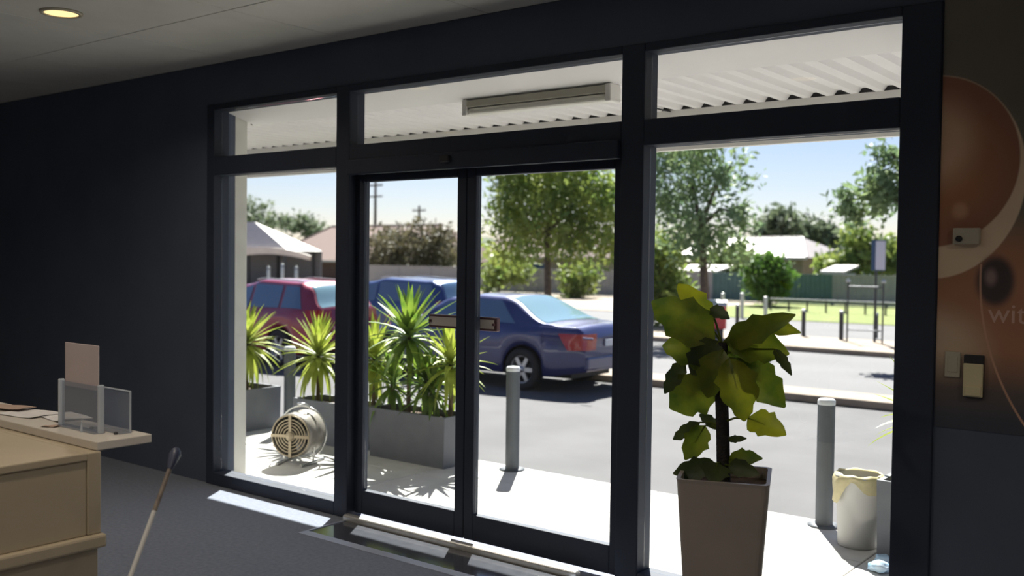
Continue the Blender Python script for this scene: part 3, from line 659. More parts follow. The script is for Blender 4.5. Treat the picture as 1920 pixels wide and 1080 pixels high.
for (b0, t0, wpx, mk, dy0, dy1) in LV:
    a = sp(*b0, dy0); b = sp(*t0, dy1); d = b - a; ln = d.length
    vdir = (CAM - V(b0[0], b0[1], PYC)).normalized()
    up = vdir - d.normalized() * vdir.dot(d.normalized()); up.normalize()
    up = (up + Vector((R_.uniform(-.35, .35), R_.uniform(-.35, .35), R_.uniform(0.0, .5)))); up = (up - d.normalized() * up.dot(d.normalized())).normalized()
    sd_ = d.normalized().cross(up); hw_ = wpx / 2 * (CAM - V(b0[0], b0[1], PYC)).length / F * 1.06
    m = MB(); rw_ = []; n = 9; bow = R_.uniform(0.05, 0.14) * ln
    for i in range(n + 1):
        t = i / n; wv = hw_ * (math.sin(PI * min(1, t ** 0.8)) ** 0.75 if 0 < t < 1 else 0.03) * (1 + 0.16 * math.sin(i * 2.4 + wpx)) + 0.002
        c = a + d * t + up * (bow * 4 * t * (1 - t) * 0.6)
        rw_.append([c + sd_ * (wv * q) + up * (abs(q) * wv * 0.22) for q in (-1, -0.5, 0, 0.5, 1)])
    m.grid(rw_); lf = m.build('leaf', M[mk], pl)
    stem_base = sp(1354, min(880, max(645, b0[1] + 8)))
    MB().tube([stem_base, (stem_base + a) * 0.5 + Vector((0, 0, 0.01)), a, a + d * 0.5 + up * (bow * 0.6 - 0.002)], [0.006, 0.005, 0.004, 0.002], 6).build('petiole', M['leaf'], lf)

# ================================================================== RECEPTION DESK
DX = -3.503; DY1 = -2.562; DY0 = -3.25
dk = empty('reception_desk', (DX - 1.0, (DY0 + DY1) / 2, 0), 0, 'beige laminate reception desk with a pale overhanging ledge', 'desk')
def dl(m, name, mm): return m.build(name, mm, dk, (-(DX - 1.0), -(DY0 + DY1) / 2, 0))
XL = DX - 1.9
dl(MB().bev(XL, DX - 0.012, DY0, DY1 - 0.006, 0.0, 0.645, 0.004, 1), 'lower_carcass', M['desk'])
dl(MB().bev(XL, DX + 0.022, DY0, DY1 + 0.012, 0.650, 0.702, 0.010, 2), 'moulding', M['desk'])
dl(MB().bev(XL, DX - 0.004, DY0, DY1 - 0.056, 0.702, 0.985, 0.004, 1), 'upper_carcass', M['desk'])
dl(MB().bev(XL, DX, DY1 - 0.055, DY1, 0.702, 1.014, 0.004, 1), 'front_panel', M['desk'])
dl(MB().bev(XL, DX + 0.004, DY0, DY1 - 0.057, 0.986, 1.016, 0.005, 2), 'worktop', M['desk'])
dl(MB().bev(XL, DX - 0.004, DY1 - 0.015, -2.348, 1.016, 1.050, 0.004, 2), 'ledge', M['desktop'])
# papers
def paper(px, py, w_, h_, rz, z, mk, label):
    p = G(px, py, z); n = 6; m = MB()
    top_ = [[(-w_ / 2 + w_ * i / n, -h_ / 2 + h_ * j / 4, 0.002 + 0.006 * (math.sin(i * 1.1 + j) * 0.5 + 0.5) * (i / n)) for i in range(n + 1)] for j in range(5)]
    m.grid(top_); m.grid([[(x, y, zz - 0.0015) for x, y, zz in r] for r in top_])
    return tag(m.build('paper_sheet', M[mk], None, (p.x, p.y, z), (0, 0, rz)), label, 'paper', 'papers on the desk ledge')
paper(55, 776, 0.26, 0.17, 0.15, 1.0505, 'paper', 'white sheet of paper on the ledge, leftmost of the papers')
paper(120, 782, 0.24, 0.15, -0.12, 1.0510, 'paper', 'white sheet of paper lying behind the card holder')
paper(18, 764, 0.22, 0.10, 0.3, 1.0590, 'paper2', 'tan sheet of paper on top of the papers at far left')
paper(95, 800, 0.07, 0.035, 0.5, 1.0505, 'paper2', 'small tan slip of paper at the near edge of the ledge')
# card holder
a = G(110, 797, 1.05); b = G(181, 814, 1.05); wH = (b - a).length
ch = empty('card_holder', ((a.x + b.x) / 2, (a.y + b.y) / 2 + 0.015, 1.05), 0, 'clear acrylic stand holding a tall blank pinkish card', 'card holder')
hh = wH / 2
MB().box(-hh + 0.012, hh - 0.012, -0.003, 0.0, 0.0, 0.185).build('front_panel', M['clear'], ch)
for s in (-1, 1): MB().bev(s * hh - 0.007, s * hh + 0.007, -0.012, 0.012, 0.0, 0.192, 0.003, 1).build('side_post', M['acrylic'], ch)
MB().bev(-hh * 0.86, hh * 0.84, 0.004, 0.008, 0.165, 0.345, 0.0015, 1).build('card', M['card'], ch)
MB().bev(-hh, hh, -0.03, 0.02, 0.0, 0.004, 0.001, 1).build('base', M['clear'], ch)
MB().lathe([(0.006, 0.0), (0.004, 0.02), (0.0, 0.045)], 10).build('clip', M['acrylic'], ch, (hh * 0.45, -0.034, 0.0))
a = V(192, 795, -2.39); b = V(246, 803, -2.39)
lh = empty('leaflet_holder', ((a.x + b.x) / 2, -2.39, 1.05), 0, 'empty clear acrylic leaflet holder at the end of the ledge', 'leaflet holder')
hh2 = (b.x - a.x) / 2
MB().bev(-hh2, hh2, -0.004, 0.0, 0.004, 0.165, 0.0015, 1).build('back_panel', M['clear'], lh)
MB().bev(hh2 - 0.006, hh2, -0.006, 0.002, 0.0, 0.165, 0.002, 1).build('side_edge', M['acrylic'], lh)
MB().bev(-hh2, hh2, -0.006, 0.002, 0.162, 0.168, 0.002, 1).build('top_edge', M['acrylic'], lh)
MB().bev(-hh2, hh2, -0.05, 0.002, 0.0, 0.004, 0.001, 1).build('base', M['clear'], lh)
for s in (-0.85, 0.85): MB().lathe([(0.008, 0), (0.008, 0.008), (0.004, 0.010)], 10).build('foot', M['plastic'], lh, (s * hh2, -0.056, 0.0))

# ================================================================== THIN LEANING STICK
rt = ray(323, 866).normalized(); rb = ray(245, 1080).normalized()
fw = -Vector((RW @ Vector((0, 0, 1))))
p1 = CAM + rt * (3.55 / rt.dot(fw)); p2 = CAM + rb * (3.30 / rb.dot(fw))
dr = (p2 - p1); k = (p1.z - 0.012) / -dr.z; p3 = p1 + dr * k; p2b = p1 + dr * 0.45
st = empty('thin_pole', (p3.x, p3.y, 0), 0, 'thin tan pole with a dark rounded tip leaning beside the reception desk', 'pole')
q = lambda p: p - Vector((p3.x, p3.y, 0))
MB().tube([q(p1), q(p2b)], 0.0085, 10).build('upper_shaft', M['stick'], st)
MB().tube([q(p2b), q(p3)], 0.0085, 10).build('lower_shaft', M['stickw'], st)
tip = p1 - dr.normalized() * 0.045
MB().tube([q(p1 + dr.normalized() * 0.03), q(p1), q(p1 - dr.normalized() * 0.03), q(tip), q(tip - dr.normalized() * 0.01)], [0.010, 0.017, 0.021, 0.017, 0.007], 14).build('rounded_tip', M['knob'], st)
MB().lathe([(0.11, 0.0), (0.11, 0.012), (0.03, 0.022), (0.014, 0.05), (0, 0.05)], 28).build('base', M['plastic'], st)

# ================================================================== MURAL, SENSOR, SWITCHES
mx0, mx1 = XR + 0.17 + 0.004, 1.2; mz0, mz1 = 1.05, 3.16
def wp(px, py): v = V(px, py, -0.003); return v.x, v.z
def mural_mat():
    m = bpy.data.materials.new('printed_mural'); m.use_nodes = True; n = m.node_tree; b = n.nodes['Principled BSDF']; b.inputs['Roughness'].default_value = 0.6
    tc = n.nodes.new('ShaderNodeTexCoord'); sep = n.nodes.new('ShaderNodeSeparateXYZ'); n.links.new(tc.outputs['Object'], sep.inputs[0])
    X, Z = sep.outputs['X'], sep.outputs['Z']
    def mth(op, a, c=None, d=None):
        k = n.nodes.new('ShaderNodeMath'); k.operation = op
        for i, q in enumerate((a, c, d)):
            if q is None: continue
            if isinstance(q, (int, float)): k.inputs[i].default_value = q
            else: n.links.new(q, k.inputs[i])
        return k.outputs[0]
    def ell(cx, cz, rx, rz):
        u = mth('DIVIDE', mth('SUBTRACT', X, cx), rx); v = mth('DIVIDE', mth('SUBTRACT', Z, cz), rz)
        return mth('SQRT', mth('ADD', mth('MULTIPLY', u, u), mth('MULTIPLY', v, v)))
    def inside(d, soft=0.03):
        k = n.nodes.new('ShaderNodeMapRange'); k.interpolation_type = 'SMOOTHSTEP'; n.links.new(d, k.inputs[0])
        k.inputs[1].default_value = 1 - soft; k.inputs[2].default_value = 1 + soft; k.inputs[3].default_value = 1; k.inputs[4].default_value = 0; return k.outputs[0]
    cur = None
    def over(fac, col, base):
        k = n.nodes.new('ShaderNodeMix'); k.data_type = 'RGBA'
        n.links.new(fac, k.inputs[0])
        if isinstance(base, tuple): k.inputs[6].default_value = base
        else: n.links.new(base, k.inputs[6])
        k.inputs[7].default_value = col; return k.outputs[2]
    def e_px(cx, cy, ex, ey, soft):
        c = wp(cx, cy); r1 = wp(cx + ex, cy); r2 = wp(cx, cy - ey)
        return inside(ell(c[0], c[1], abs(r1[0] - c[0]), abs(r2[1] - c[1])), soft)
    nz = n.nodes.new('ShaderNodeTexNoise'); nz.inputs['Scale'].default_value = 5; n.links.new(tc.outputs['Object'], nz.inputs['Vector'])
    DB = rgb(96, 90, 78)
    # lower brown mass then navy foot of the print
    zt = wp(1840, 505)[1]; zm = wp(1840, 720)[1]; zb = wp(1840, 790)[1]
    def below(z0, z1):
        k = n.nodes.new('ShaderNodeMapRange'); n.links.new(Z, k.inputs[0]); k.inputs[1].default_value = z0; k.inputs[2].default_value = z1; k.inputs[3].default_value = 0; k.inputs[4].default_value = 1; return k.outputs[0]
    cur = over(below(wp(1840, 400)[1], wp(1840, 470)[1]), rgb(142, 98, 74), DB)
    cur = over(e_px(1750, 660, 95, 75, 0.5), rgb(168, 146, 124), cur)
    cur = over(below(wp(1840, 660)[1], wp(1840, 730)[1]), rgb(84, 72, 66), cur)
    cur = over(below(zm, zb), rgb(48, 52, 62), cur)
    cur = over(e_px(1748, 333, 177, 190, 0.012), rgb(190, 168, 142), cur)
    cur = over(e_px(1745, 304, 168, 160, 0.015), rgb(124, 82, 62), cur)
    cur = over(e_px(1740, 300, 130, 120, 0.45), rgb(150, 100, 70), cur)
    cur = over(e_px(1762, 270, 62, 70, 0.6), rgb(186, 150, 122), cur)
    cur = over(e_px(1800, 395, 14, 14, 0.6), rgb(170, 128, 100), cur)
    cur = over(e_px(1866, 527, 36, 46, 0.25), rgb(56, 46, 46), cur)
    cur = over(e_px(1858, 520, 10, 14, 0.7), rgb(120, 100, 96), cur)
    # thin curved printed line
    cpt = wp(2330, 530); rr = math.hypot(wp(1838, 530)[0] - cpt[0], 0)
    dd = mth('ABSOLUTE', mth('SUBTRACT', ell(cpt[0], cpt[1], rr, rr * 1.12), 1.0))
    ln = n.nodes.new('ShaderNodeMapRange'); n.links.new(dd, ln.inputs[0]); ln.inputs[1].default_value = 0.002; ln.inputs[2].default_value = 0.007; ln.inputs[3].default_value = 1; ln.inputs[4].default_value = 0
    lf2 = mth('MULTIPLY', ln.outputs[0], mth('LESS_THAN', Z, wp(1838, 495)[1]))
    cur = over(mth('MULTIPLY', lf2, mth('GREATER_THAN', cpt[0], X)), rgb(164, 126, 106), cur)
    hv = n.nodes.new('ShaderNodeHueSaturation'); n.links.new(cur, hv.inputs['Color'])
    n.links.new(mth('ADD', mth('MULTIPLY', nz.outputs['Fac'], 0.3), 1.2), hv.inputs['Value'])
    n.links.new(hv.outputs[0], b.inputs['Base Color']); return m
mu = tag(MB().box(mx0, mx1, -0.003, 0.0, mz0, mz1).build('wall_mural', mural_mat()), 'brown printed mural of a large round cup shape beside the right jamb', 'mural')
cu = bpy.data.curves.new('lettering', 'FONT'); cu.body = 'wit'; cu.size = 0.118; cu.extrude = 0.0004
to = bpy.data.objects.new('lettering', cu); COL.objects.link(to)
bpy.context.view_layer.update()
dg = bpy.context.evaluated_depsgraph_get(); me = bpy.data.meshes.new_from_object(to.evaluated_get(dg)); bpy.data.objects.remove(to)
me.materials.clear(); me.materials.append(M['text'])
lt = bpy.data.objects.new('lettering', me); COL.objects.link(lt); lt.parent = mu
lx, lz = wp(1852, 604); lt.location = (lx, -0.0036, lz); lt.rotation_euler = (PI / 2, 0, 0); lt['label'] = 'pale pinkish lettering reading wit'
def wbox(px0, px1, py0, py1, t, mm, name, parent=None, base=None, b=0.004):
    x0, z1 = wp(px0, py0); x1, z0 = wp(px1, py1); x1 = wp(px1, py0)[0]
    m = MB().bev(x0, x1, -t, -0.0035, z0, z1, b, 2); return m.build(name, mm, parent)
se = empty('door_sensor', (0, 0, 0), 0, 'small white sensor box with a dark lens on the mural', 'sensor')
c0 = wp(1815, 458); se.location = (c0[0], 0, c0[1])
def rel(o, e): o.location = -Vector(e.location)
o = wbox(1790, 1840, 428, 458, 0.035, M['switch'], 'housing', se); rel(o, se)
cx_, cz_ = wp(1802, 448)
MB().lathe([(0.013, 0.0), (0.013, -0.01), (0.008, -0.014), (0, -0.015)], 20, 'Y').build('lens', M['plastic'], se, (cx_ - c0[0], -0.034, cz_ - c0[1]))
s1 = empty('switch_plate', (0, 0, 0), 0, 'pale grey blank switch plate on the wall left of the cream switch', 'switch'); c1 = wp(1787, 708); s1.location = (c1[0], 0, c1[1])
o = wbox(1773, 1802, 658, 708, 0.014, M['switch'], 'plate', s1); rel(o, s1)
o = wbox(1778, 1797, 668, 698, 0.017, M['switch'], 'blank', s1, b=0.002); rel(o, s1)
s2 = empty('wall_switch', (0, 0, 0), 0, 'cream wall switch with a dark top strip below the mural lettering', 'switch'); c2 = wp(1828, 746); s2.location = (c2[0], 0, c2[1])
o = wbox(1809, 1847, 664, 747, 0.022, M['plastic'], 'back_box', s2); rel(o, s2)
o = wbox(1809, 1846, 680, 745, 0.030, M['switch2'], 'cover', s2); rel(o, s2)
o = wbox(1812, 1843, 722, 743, 0.036, M['switch2'], 'rocker', s2); rel(o, s2)

# ================================================================== BACKGROUND
def leaf_cloud(blobs, n, size, seed, flat=0.8):
    r = random.Random(seed); m = MB(); vs = []; fs = []
    tot = sum(b[3] * b[4] * b[5] for b in blobs)
    for (cx, cy, cz, rx, ry, rz) in blobs:
        k = int(n * rx * ry * rz / tot)
        nc = max(6, k // 26)
        for _ in range(nc):
            while True:
                p = Vector((r.uniform(-1, 1), r.uniform(-1, 1), r.uniform(-1, 1)))
                if 0.25 < p.length < 1: break
            p = p * (p.length ** -0.35)
            c = Vector((cx + p.x * rx, cy + p.y * ry, cz + p.z * rz)); cr = 0.15 * min(rx, rz) + size
            for _ in range(26):
                q = c + Vector((r.gauss(0, cr), r.gauss(0, cr), r.gauss(0, cr * 0.8)))
                a = Vector((r.gauss(0, 1), r.gauss(0, 1), r.gauss(-0.3, 0.8))).normalized(); b = a.cross(Vector((r.gauss(0, 1), r.gauss(0, 1), r.gauss(0, 1)))).normalized()
                s = size * r.uniform(0.6, 1.3); i0 = len(vs)
                vs += [q - a * s, q + b * s * 0.42, q + a * s, q - b * s * 0.42]; fs.append((i0, i0 + 1, i0 + 2, i0 + 3))
    m.add(vs, fs); return m
def tree(name, base, label, trunk_pts, trunk_r, blobs, n, size, mk, seed, cat='tree', group=None, limbs=4):
    e = empty(name, base, 0, label, cat, group)
    if trunk_pts:
        npt = len(trunk_pts); MB().tube(trunk_pts, [trunk_r * (1 - 0.5 * i / max(1, npt - 1)) for i in range(npt)], 10).build('trunk', M['bark'], e)
        top_ = Vector(trunk_pts[-1]); r = random.Random(seed)
        for b in blobs[:limbs]:
            c = Vector(b[:3]); mid = (top_ + c) * 0.5 + Vector((r.uniform(-.1, .1), 0, 0.1))
            MB().tube([Vector(trunk_pts[-2]) * 0.3 + top_ * 0.7, mid, c], [trunk_r * 0.5, trunk_r * 0.32, trunk_r * 0.12], 7).build('branch', M['bark'], e)
    f = leaf_cloud(blobs, n, size, seed).build('foliage', M[mk], e); f['kind'] = 'stuff'
    return e
def blob_px(base, Y, specs):
    out_ = []
    for (px, py, ex, ey) in specs:
        c = V(px, py, Y); rx = abs(V(px + ex, py, Y).x - c.x) * 0.75; rz = abs(V(px, py - ey, Y).z - c.z)
        out_.append((c.x - base.x, c.y - base.y, c.z - base.z, rx, rx, rz))
    return out_
def pxtree(name, Y, px_base, label, specs, n, size, mk, seed, trunk=None, trunk_r=0.1, group=None, cat='tree', zb=ZG + 0.1):
    b = V(px_base, 600, Y); base = Vector((b.x, Y, zb))
    tp = None
    if trunk:
        tp = [Vector((0, 0, -0.05))] + [V(px, py, Y) - base for px, py in trunk]
    return tree(name, base, label, tp, trunk_r, blob_px(base, Y, specs), n, size, mk, seed, cat, group)
# main trees
pxtree('street_tree', 17.2, 1027, 'leafy street tree behind the dark blue sedan', [(1030, 400, 120, 75), (982, 365, 58, 55), (1110, 370, 80, 70), (950, 470, 55, 40), (1100, 470, 65, 45), (1020, 310, 110, 70), (1160, 440, 50, 60)], 11000, 0.105, 'fol1', 11, [(1027, 540), (1026, 470), (1028, 420)], 0.12)
pxtree('street_tree', 16.8, 1325, 'airy blue green tree upper left in the right pane', [(1290, 330, 95, 55), (1370, 310, 50, 55), (1320, 420, 85, 60), (1400, 400, 34, 45), (1250, 420, 50, 70), (1270, 270, 100, 40), (1370, 470, 50, 45)], 4300, 0.10, 'fol2', 12, [(1322, 560), (1318, 480), (1312, 400)], 0.13)
pxtree('shrub', 19.4, 1245, 'light green bushy shrub at the left of the right pane', [(1245, 480, 38, 45), (1250, 560, 45, 50), (1225, 530, 35, 60)], 3000, 0.12, 'fol4', 13, [(1245, 600), (1246, 560)], 0.06, cat='shrub')
pxtree('street_tree', 14.5, 1745, 'overhanging tree branches at the right edge of the right pane', [(1652, 352, 34, 42), (1582, 376, 26, 18), (1668, 285, 26, 20), (1735, 330, 45, 70), (1600, 402, 14, 20)], 2600, 0.10, 'fol2', 14, [(1745, 560), (1742, 450), (1730, 380)], 0.11)
pxtree('round_bush', 33.0, 1439, 'round clipped green bush in front of the teal fence', [(1439, 520, 42, 36), (1425, 505, 28, 22), (1455, 530, 26, 24)], 6500, 0.12, 'bush', 15, [(1439, 570), (1439, 540)], 0.14, cat='bush')
pxtree('garden_tree', 45.0, 1360, 'yellowish green tree drooping above the fence left of the round bush', [(1380, 490, 40, 28), (1350, 500, 40, 22)], 1800, 0.22, 'fol4', 16, [(1365, 560), (1370, 510)], 0.14)
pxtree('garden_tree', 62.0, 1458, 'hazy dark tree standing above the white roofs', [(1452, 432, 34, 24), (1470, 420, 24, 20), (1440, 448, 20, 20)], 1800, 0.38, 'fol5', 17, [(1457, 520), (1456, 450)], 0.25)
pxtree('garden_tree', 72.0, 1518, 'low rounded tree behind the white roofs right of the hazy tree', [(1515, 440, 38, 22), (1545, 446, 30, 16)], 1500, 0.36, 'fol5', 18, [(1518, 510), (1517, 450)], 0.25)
pxtree('garden_tree', 44.0, 1610, 'green garden tree behind the sign', [(1600, 442, 34, 18), (1580, 496, 52, 16), (1655, 478, 40, 26), (1690, 480, 30, 30)], 2400, 0.24, 'fol1', 19, [(1610, 540), (1608, 480)], 0.16)
pxtree('dark_hedge_tree', 40.0, 775, 'dark brownish green tree over the fence seen through the left door', [(775, 470, 75, 36), (725, 470, 34, 38), (830, 465, 34, 36), (800, 440, 28, 28), (770, 495, 80, 18)], 7500, 0.17, 'fol3', 20, [(775, 520), (775, 480)], 0.18)
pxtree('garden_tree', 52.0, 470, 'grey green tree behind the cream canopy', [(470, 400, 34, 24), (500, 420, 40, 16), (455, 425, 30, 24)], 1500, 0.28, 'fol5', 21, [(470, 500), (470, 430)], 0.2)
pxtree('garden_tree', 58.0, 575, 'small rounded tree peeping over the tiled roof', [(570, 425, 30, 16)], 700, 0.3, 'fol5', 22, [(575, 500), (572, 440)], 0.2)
pxtree('shrub', 33.5, 935, 'yellow green shrub against the grey fence left of the street tree trunk', [(935, 500, 34, 26), (970, 510, 30, 22), (920, 535, 20, 20)], 1600, 0.16, 'fol4', 23, [(935, 560), (936, 530)], 0.08, cat='shrub')
pxtree('shrub', 33.0, 1100, 'low shrub against the grey fence right of the street tree trunk', [(1085, 520, 34, 26), (1080, 560, 20, 20)], 1400, 0.16, 'fol1', 24, [(1090, 570), (1088, 540)], 0.08, cat='shrub')
# fences
FY = 36.0; FZ0 = ZG + 0.12; FTOP = 1.24
def fence(xa, xb, mk, label):
    e = empty('panel_fence', ((xa + xb) / 2, FY, FZ0), 0, label, 'fence', 'sheet metal fences')
    n = max(1, round((xb - xa) / 2.4)); wd = (xb - xa) / n; h = FTOP - FZ0; prof = []
    k = max(6, int(wd / 0.2))
    for i in range(k):
        x = -wd / 2 + 0.03 + (wd - 0.06) * i / k; s = (wd - 0.06) / k; prof += [(x, 0), (x + s * .4, 0), (x + s * .5, 0.03), (x + s * .9, 0.03)]
    rows_ = [[(x, y, z) for x, y in prof] for z in (0.03, h - 0.03)]; back = [[(x, y + 0.004, z) for x, y, z in r] for r in rows_]
    pm = MB().grid(rows_, False).grid(back, False).mesh('fence_panel', M[mk]); qm = MB().box(-0.03, 0.03, -0.03, 0.05, 0, h).mesh('fence_post', M[mk]); rm = MB().box(-wd / 2, wd / 2, -0.02, 0.045, h - 0.05, h).mesh('fence_rail', M[mk])
    for i in range(n):
        x = -(xb - xa) / 2 + wd * (i + 0.5)
        share(pm, 'fence_panel', e, (x, 0, 0)); share(rm, 'fence_rail', e, (x, 0, 0)); share(qm, 'fence_post', e, (x - wd / 2, 0, 0))
    share(qm, 'fence_post', e, ((xb - xa) / 2, 0, 0))
xf = lambda px: V(px, 545, FY).x
fence(xf(690), xf(1335), 'greyfence', 'long grey sheet metal fence behind the cars and street tree')
fence(xf(1337), xf(1560), 'teal', 'teal sheet metal fence behind the round bush')
fence(xf(1562), xf(2300), 'greyfence', 'grey sheet metal fence at the right behind the sign pole')
# houses
def house(name, x0, x1, y0, y1, zw, zr, label, wall, roofm, ridge=0.35, wins=(), over=0.4, base=ZG + 0.1):
    cx, cy = (x0 + x1) / 2, (y0 + y1) / 2; e = empty(name, (cx, cy, base), 0, label, 'house', 'houses beyond the fence')
    a, b = (x1 - x0) / 2, (y1 - y0) / 2; zw -= base; zr -= base
    MB().box(-a, a, -b, b, 0, zw).build('wall', M[wall], e)
    A, B = a + over, b + over; rd = max(0.1, A - B) if ridge is None else A * ridge
    m = MB(); vs = [(-A, -B, zw), (A, -B, zw), (A, B, zw), (-A, B, zw), (-rd, 0, zr), (rd, 0, zr)]
    m.add(vs, [(0, 1, 5, 4), (1, 2, 5), (2, 3, 4, 5), (3, 0, 4), (3, 2, 1, 0)]); rf = m.build('roof', M[roofm], e)
    for (p, q_) in ((4, 5), (0, 4), (1, 5)): MB().tube([vs[p], vs[q_]], 0.09, 6).build('ridge_cap', M['tile2'] if roofm == 'tile' else M[roofm], rf)
    MB().box(-A - 0.05, A + 0.05, -B - 0.1, -B, zw - 0.12, zw + 0.03).build('gutter', M['canopy'], e)
    for (u0, u1, z0, z1) in wins:
        wn = MB().box(-a + 2 * a * u0, -a + 2 * a * u1, -b - 0.04, -b, z0 - base, z1 - base).build('window', M['white'], e)
        MB().box(-a + 2 * a * u0 + 0.06, -a + 2 * a * u1 - 0.06, -b - 0.05, -b - 0.035, z0 - base + 0.06, z1 - base - 0.06).build('pane', M['carglass'], wn)
    return e
HY = 44.0
xa, xb = V(505, 480, HY).x, V(730, 480, HY).x
house('brick_house', xa, xb + 3, HY, HY + 9, V(600, 488, HY).z, V(600, 425, HY + 4.5).z, 'brown brick house with a brown tiled hip roof seen in the left pane', 'brick', 'tile', 0.70, ((.15, .3, .5, 1.3), (.5, .68, .5, 1.3)))
xa, xb = V(690, 480, HY + 6).x, V(1000, 480, HY + 6).x
house('tiled_house', xa + 6.5, xb, HY + 11, HY + 20, V(800, 480, HY + 11).z, V(900, 424, HY + 15).z, 'pale tiled house behind the dark tree and street tree', 'cream', 'tile2', 0.5, ((.3, .45, .6, 1.4), (.6, .75, .6, 1.4)))
H2Y = 50.0
xa, xb = V(1240, 480, H2Y).x, V(1505, 480, H2Y).x
house('white_roofed_house', xa, xb, H2Y, H2Y + 8, V(1400, 482, H2Y).z, V(1440, 446, H2Y + 4).z, 'cream house with a bright white metal hip roof left of centre in the right pane', 'cream', 'metalroof', 0.6, ((.6, .72, .7, 1.4), (.8, .92, .7, 1.4)))
xa, xb = V(1480, 480, H2Y).x, V(1625, 480, H2Y).x
house('grey_roofed_house', xa + 4.2, xb + 2, H2Y - 2, H2Y + 6, V(1540, 484, H2Y - 2).z, V(1540, 448, H2Y + 2).z, 'cream house with a pale grey metal roof beside the white roofed house', 'cream', 'metalroof2', 0.45, ((.3, .5, .6, 1.3),))
# cream canopy with arched edge
CY_ = 30.0
x0, x1 = V(330, 470, CY_).x, V(540, 470, CY_).x; ze = V(520, 470, CY_).z; zt = V(455, 418, CY_ + 2).z
cn = empty('carport_canopy', ((x0 + x1) / 2, CY_ + 2, FZ0), 0, 'cream carport canopy with an arched fascia seen beside the white pier', 'canopy')
a_ = (x1 - x0) / 2; zr_ = zt - FZ0; zl = ze - FZ0
MB().add([(-a_, -2, zl), (a_, -2, zl), (a_, 0.4, zl), (-a_, 0.4, zl), (-a_ * .35, -0.8, zr_), (a_ * .15, -0.8, zr_)], [(0, 1, 5, 4), (1, 2, 5), (2, 3, 4, 5), (3, 0, 4), (3, 2, 1, 0)]).build('hip_roof', M['canopy'], cn)
n = 20; m = MB(); up_, lo_ = [], []
fx0, fx1 = V(425, 470, CY_ - 0.1).x - (x0 + x1) / 2, V(582, 470, CY_ - 0.1).x - (x0 + x1) / 2; fh = V(500, 458, CY_).z - V(500, 474, CY_).z
for i in range(n + 1):
    u = -1 + 2 * i / n; xq = fx0 + (fx1 - fx0) * i / n
    up_.append((xq, zl + 0.16 - fh * 0.9 * max(0, u) ** 2)); lo_.append((xq, zl + 0.16 - fh * 0.75 - fh * 0.65 * u * u))
m.grid([[(x, -2.12, z) for x, z in up_], [(x, -2.12, z) for x, z in lo_]]); m.grid([[(x, -2.02, z) for x, z in up_], [(x, -2.02, z) for x, z in lo_]])
m.grid([[(x, -2.12, z) for x, z in up_], [(x, -2.02, z) for x, z in up_]]); m.grid([[(x, -2.12, z) for x, z in lo_], [(x, -2.02, z) for x, z in lo_]])
m.build('arched_fascia', M['canopy'], cn)
for u in (-0.9, -0.3, 0.3, 0.9):
    for yy in (-1.8, 0.2): MB().box(u * a_ - 0.06, u * a_ + 0.06, yy - 0.06, yy + 0.06, 0, zl).build('post', M['steel'], cn)
MB().box(-a_, a_, 0.3, 0.4, 0, zl).build('back_wall', M['trough'], cn)
for i, px in enumerate((503, 529, 555)):
    b = V(px, 600, 26.0); hgt = V(px, 494 if i == 1 else 499, 26.0).z - FZ0
    e = empty('pale_post', (b.x, 26.0, FZ0), 0, ('leftmost', 'middle', 'rightmost')[i] + ' of three pale round topped posts above the red car', 'post', 'pale posts above the red car')
    MB().lathe([(0.075, 0), (0.075, hgt - 0.06), (0.05, hgt - 0.01), (0, hgt)], 14).build('shaft', M['lightsteel'], e)
    MB().lathe([(0.085, hgt - 0.16), (0.085, hgt - 0.12)], 14).build('collar', M['steel'], e)
# power poles
for px, pyt, Y, lab in ((702, 338, 60.0, 'tall dark power pole with cross arms left in the left door pane'), (784, 386, 70.0, 'shorter grey power pole right in the left door pane')):
    b = V(px, 600, Y); zt_ = V(px, pyt, Y).z
    e = empty('power_pole', (b.x, Y, ZG + 0.1), 0, lab, 'power pole', 'power poles beyond the houses'); zt_ -= ZG + 0.1
    MB().tube([(0, 0, 0), (0, 0, zt_)], [0.17, 0.11], 8).build('pole', M['bark'], e)
    for dz in (0.5, 1.5): MB().box(-0.9, 0.9, -0.06, 0.06, zt_ - dz - 0.06, zt_ - dz + 0.06).build('cross_arm', M['bark'], e)
    for xq in (-0.8, -0.4, 0.4, 0.8): MB().lathe([(0.05, 0), (0.03, 0.1), (0.05, 0.2)], 8).build('insulator', M['lightsteel'], e, (xq, 0, zt_ - 0.44))
# red post box on the far footpath
b = V(1343, 640, 16.4)
e = empty('post_box', (b.x, 16.4, ZG + 0.12), 0.5, 'red street post box with sunlight painted as a pale top behind the indoor plant leaves', 'post box'); hb = V(1337, 562, 16.4).z - (ZG + 0.12)
MB().bev(-0.21, 0.21, -0.2, 0.2, 0.22, hb - 0.12, 0.03, 2).build('body', M['postred'], e)
m = MB(); m.grid([[(x, 0.22 * math.cos(t), hb - 0.13 + 0.13 * math.sin(t)) for t in [PI * i / 10 for i in range(11)]] for x in (-0.22, 0.22)])
m.box(-0.22, 0.22, -0.22, 0.22, hb - 0.14, hb - 0.125); m.build('domed_top', M['lightsteel'], e)  # pale material paints sunlight onto the top of the red box
MB().box(-0.14, 0.14, -0.212, -0.2, hb - 0.28, hb - 0.24).build('slot', M['plastic'], e)
MB().box(-0.15, 0.15, -0.15, 0.15, 0, 0.22).build('pedestal', M['steel'], e)
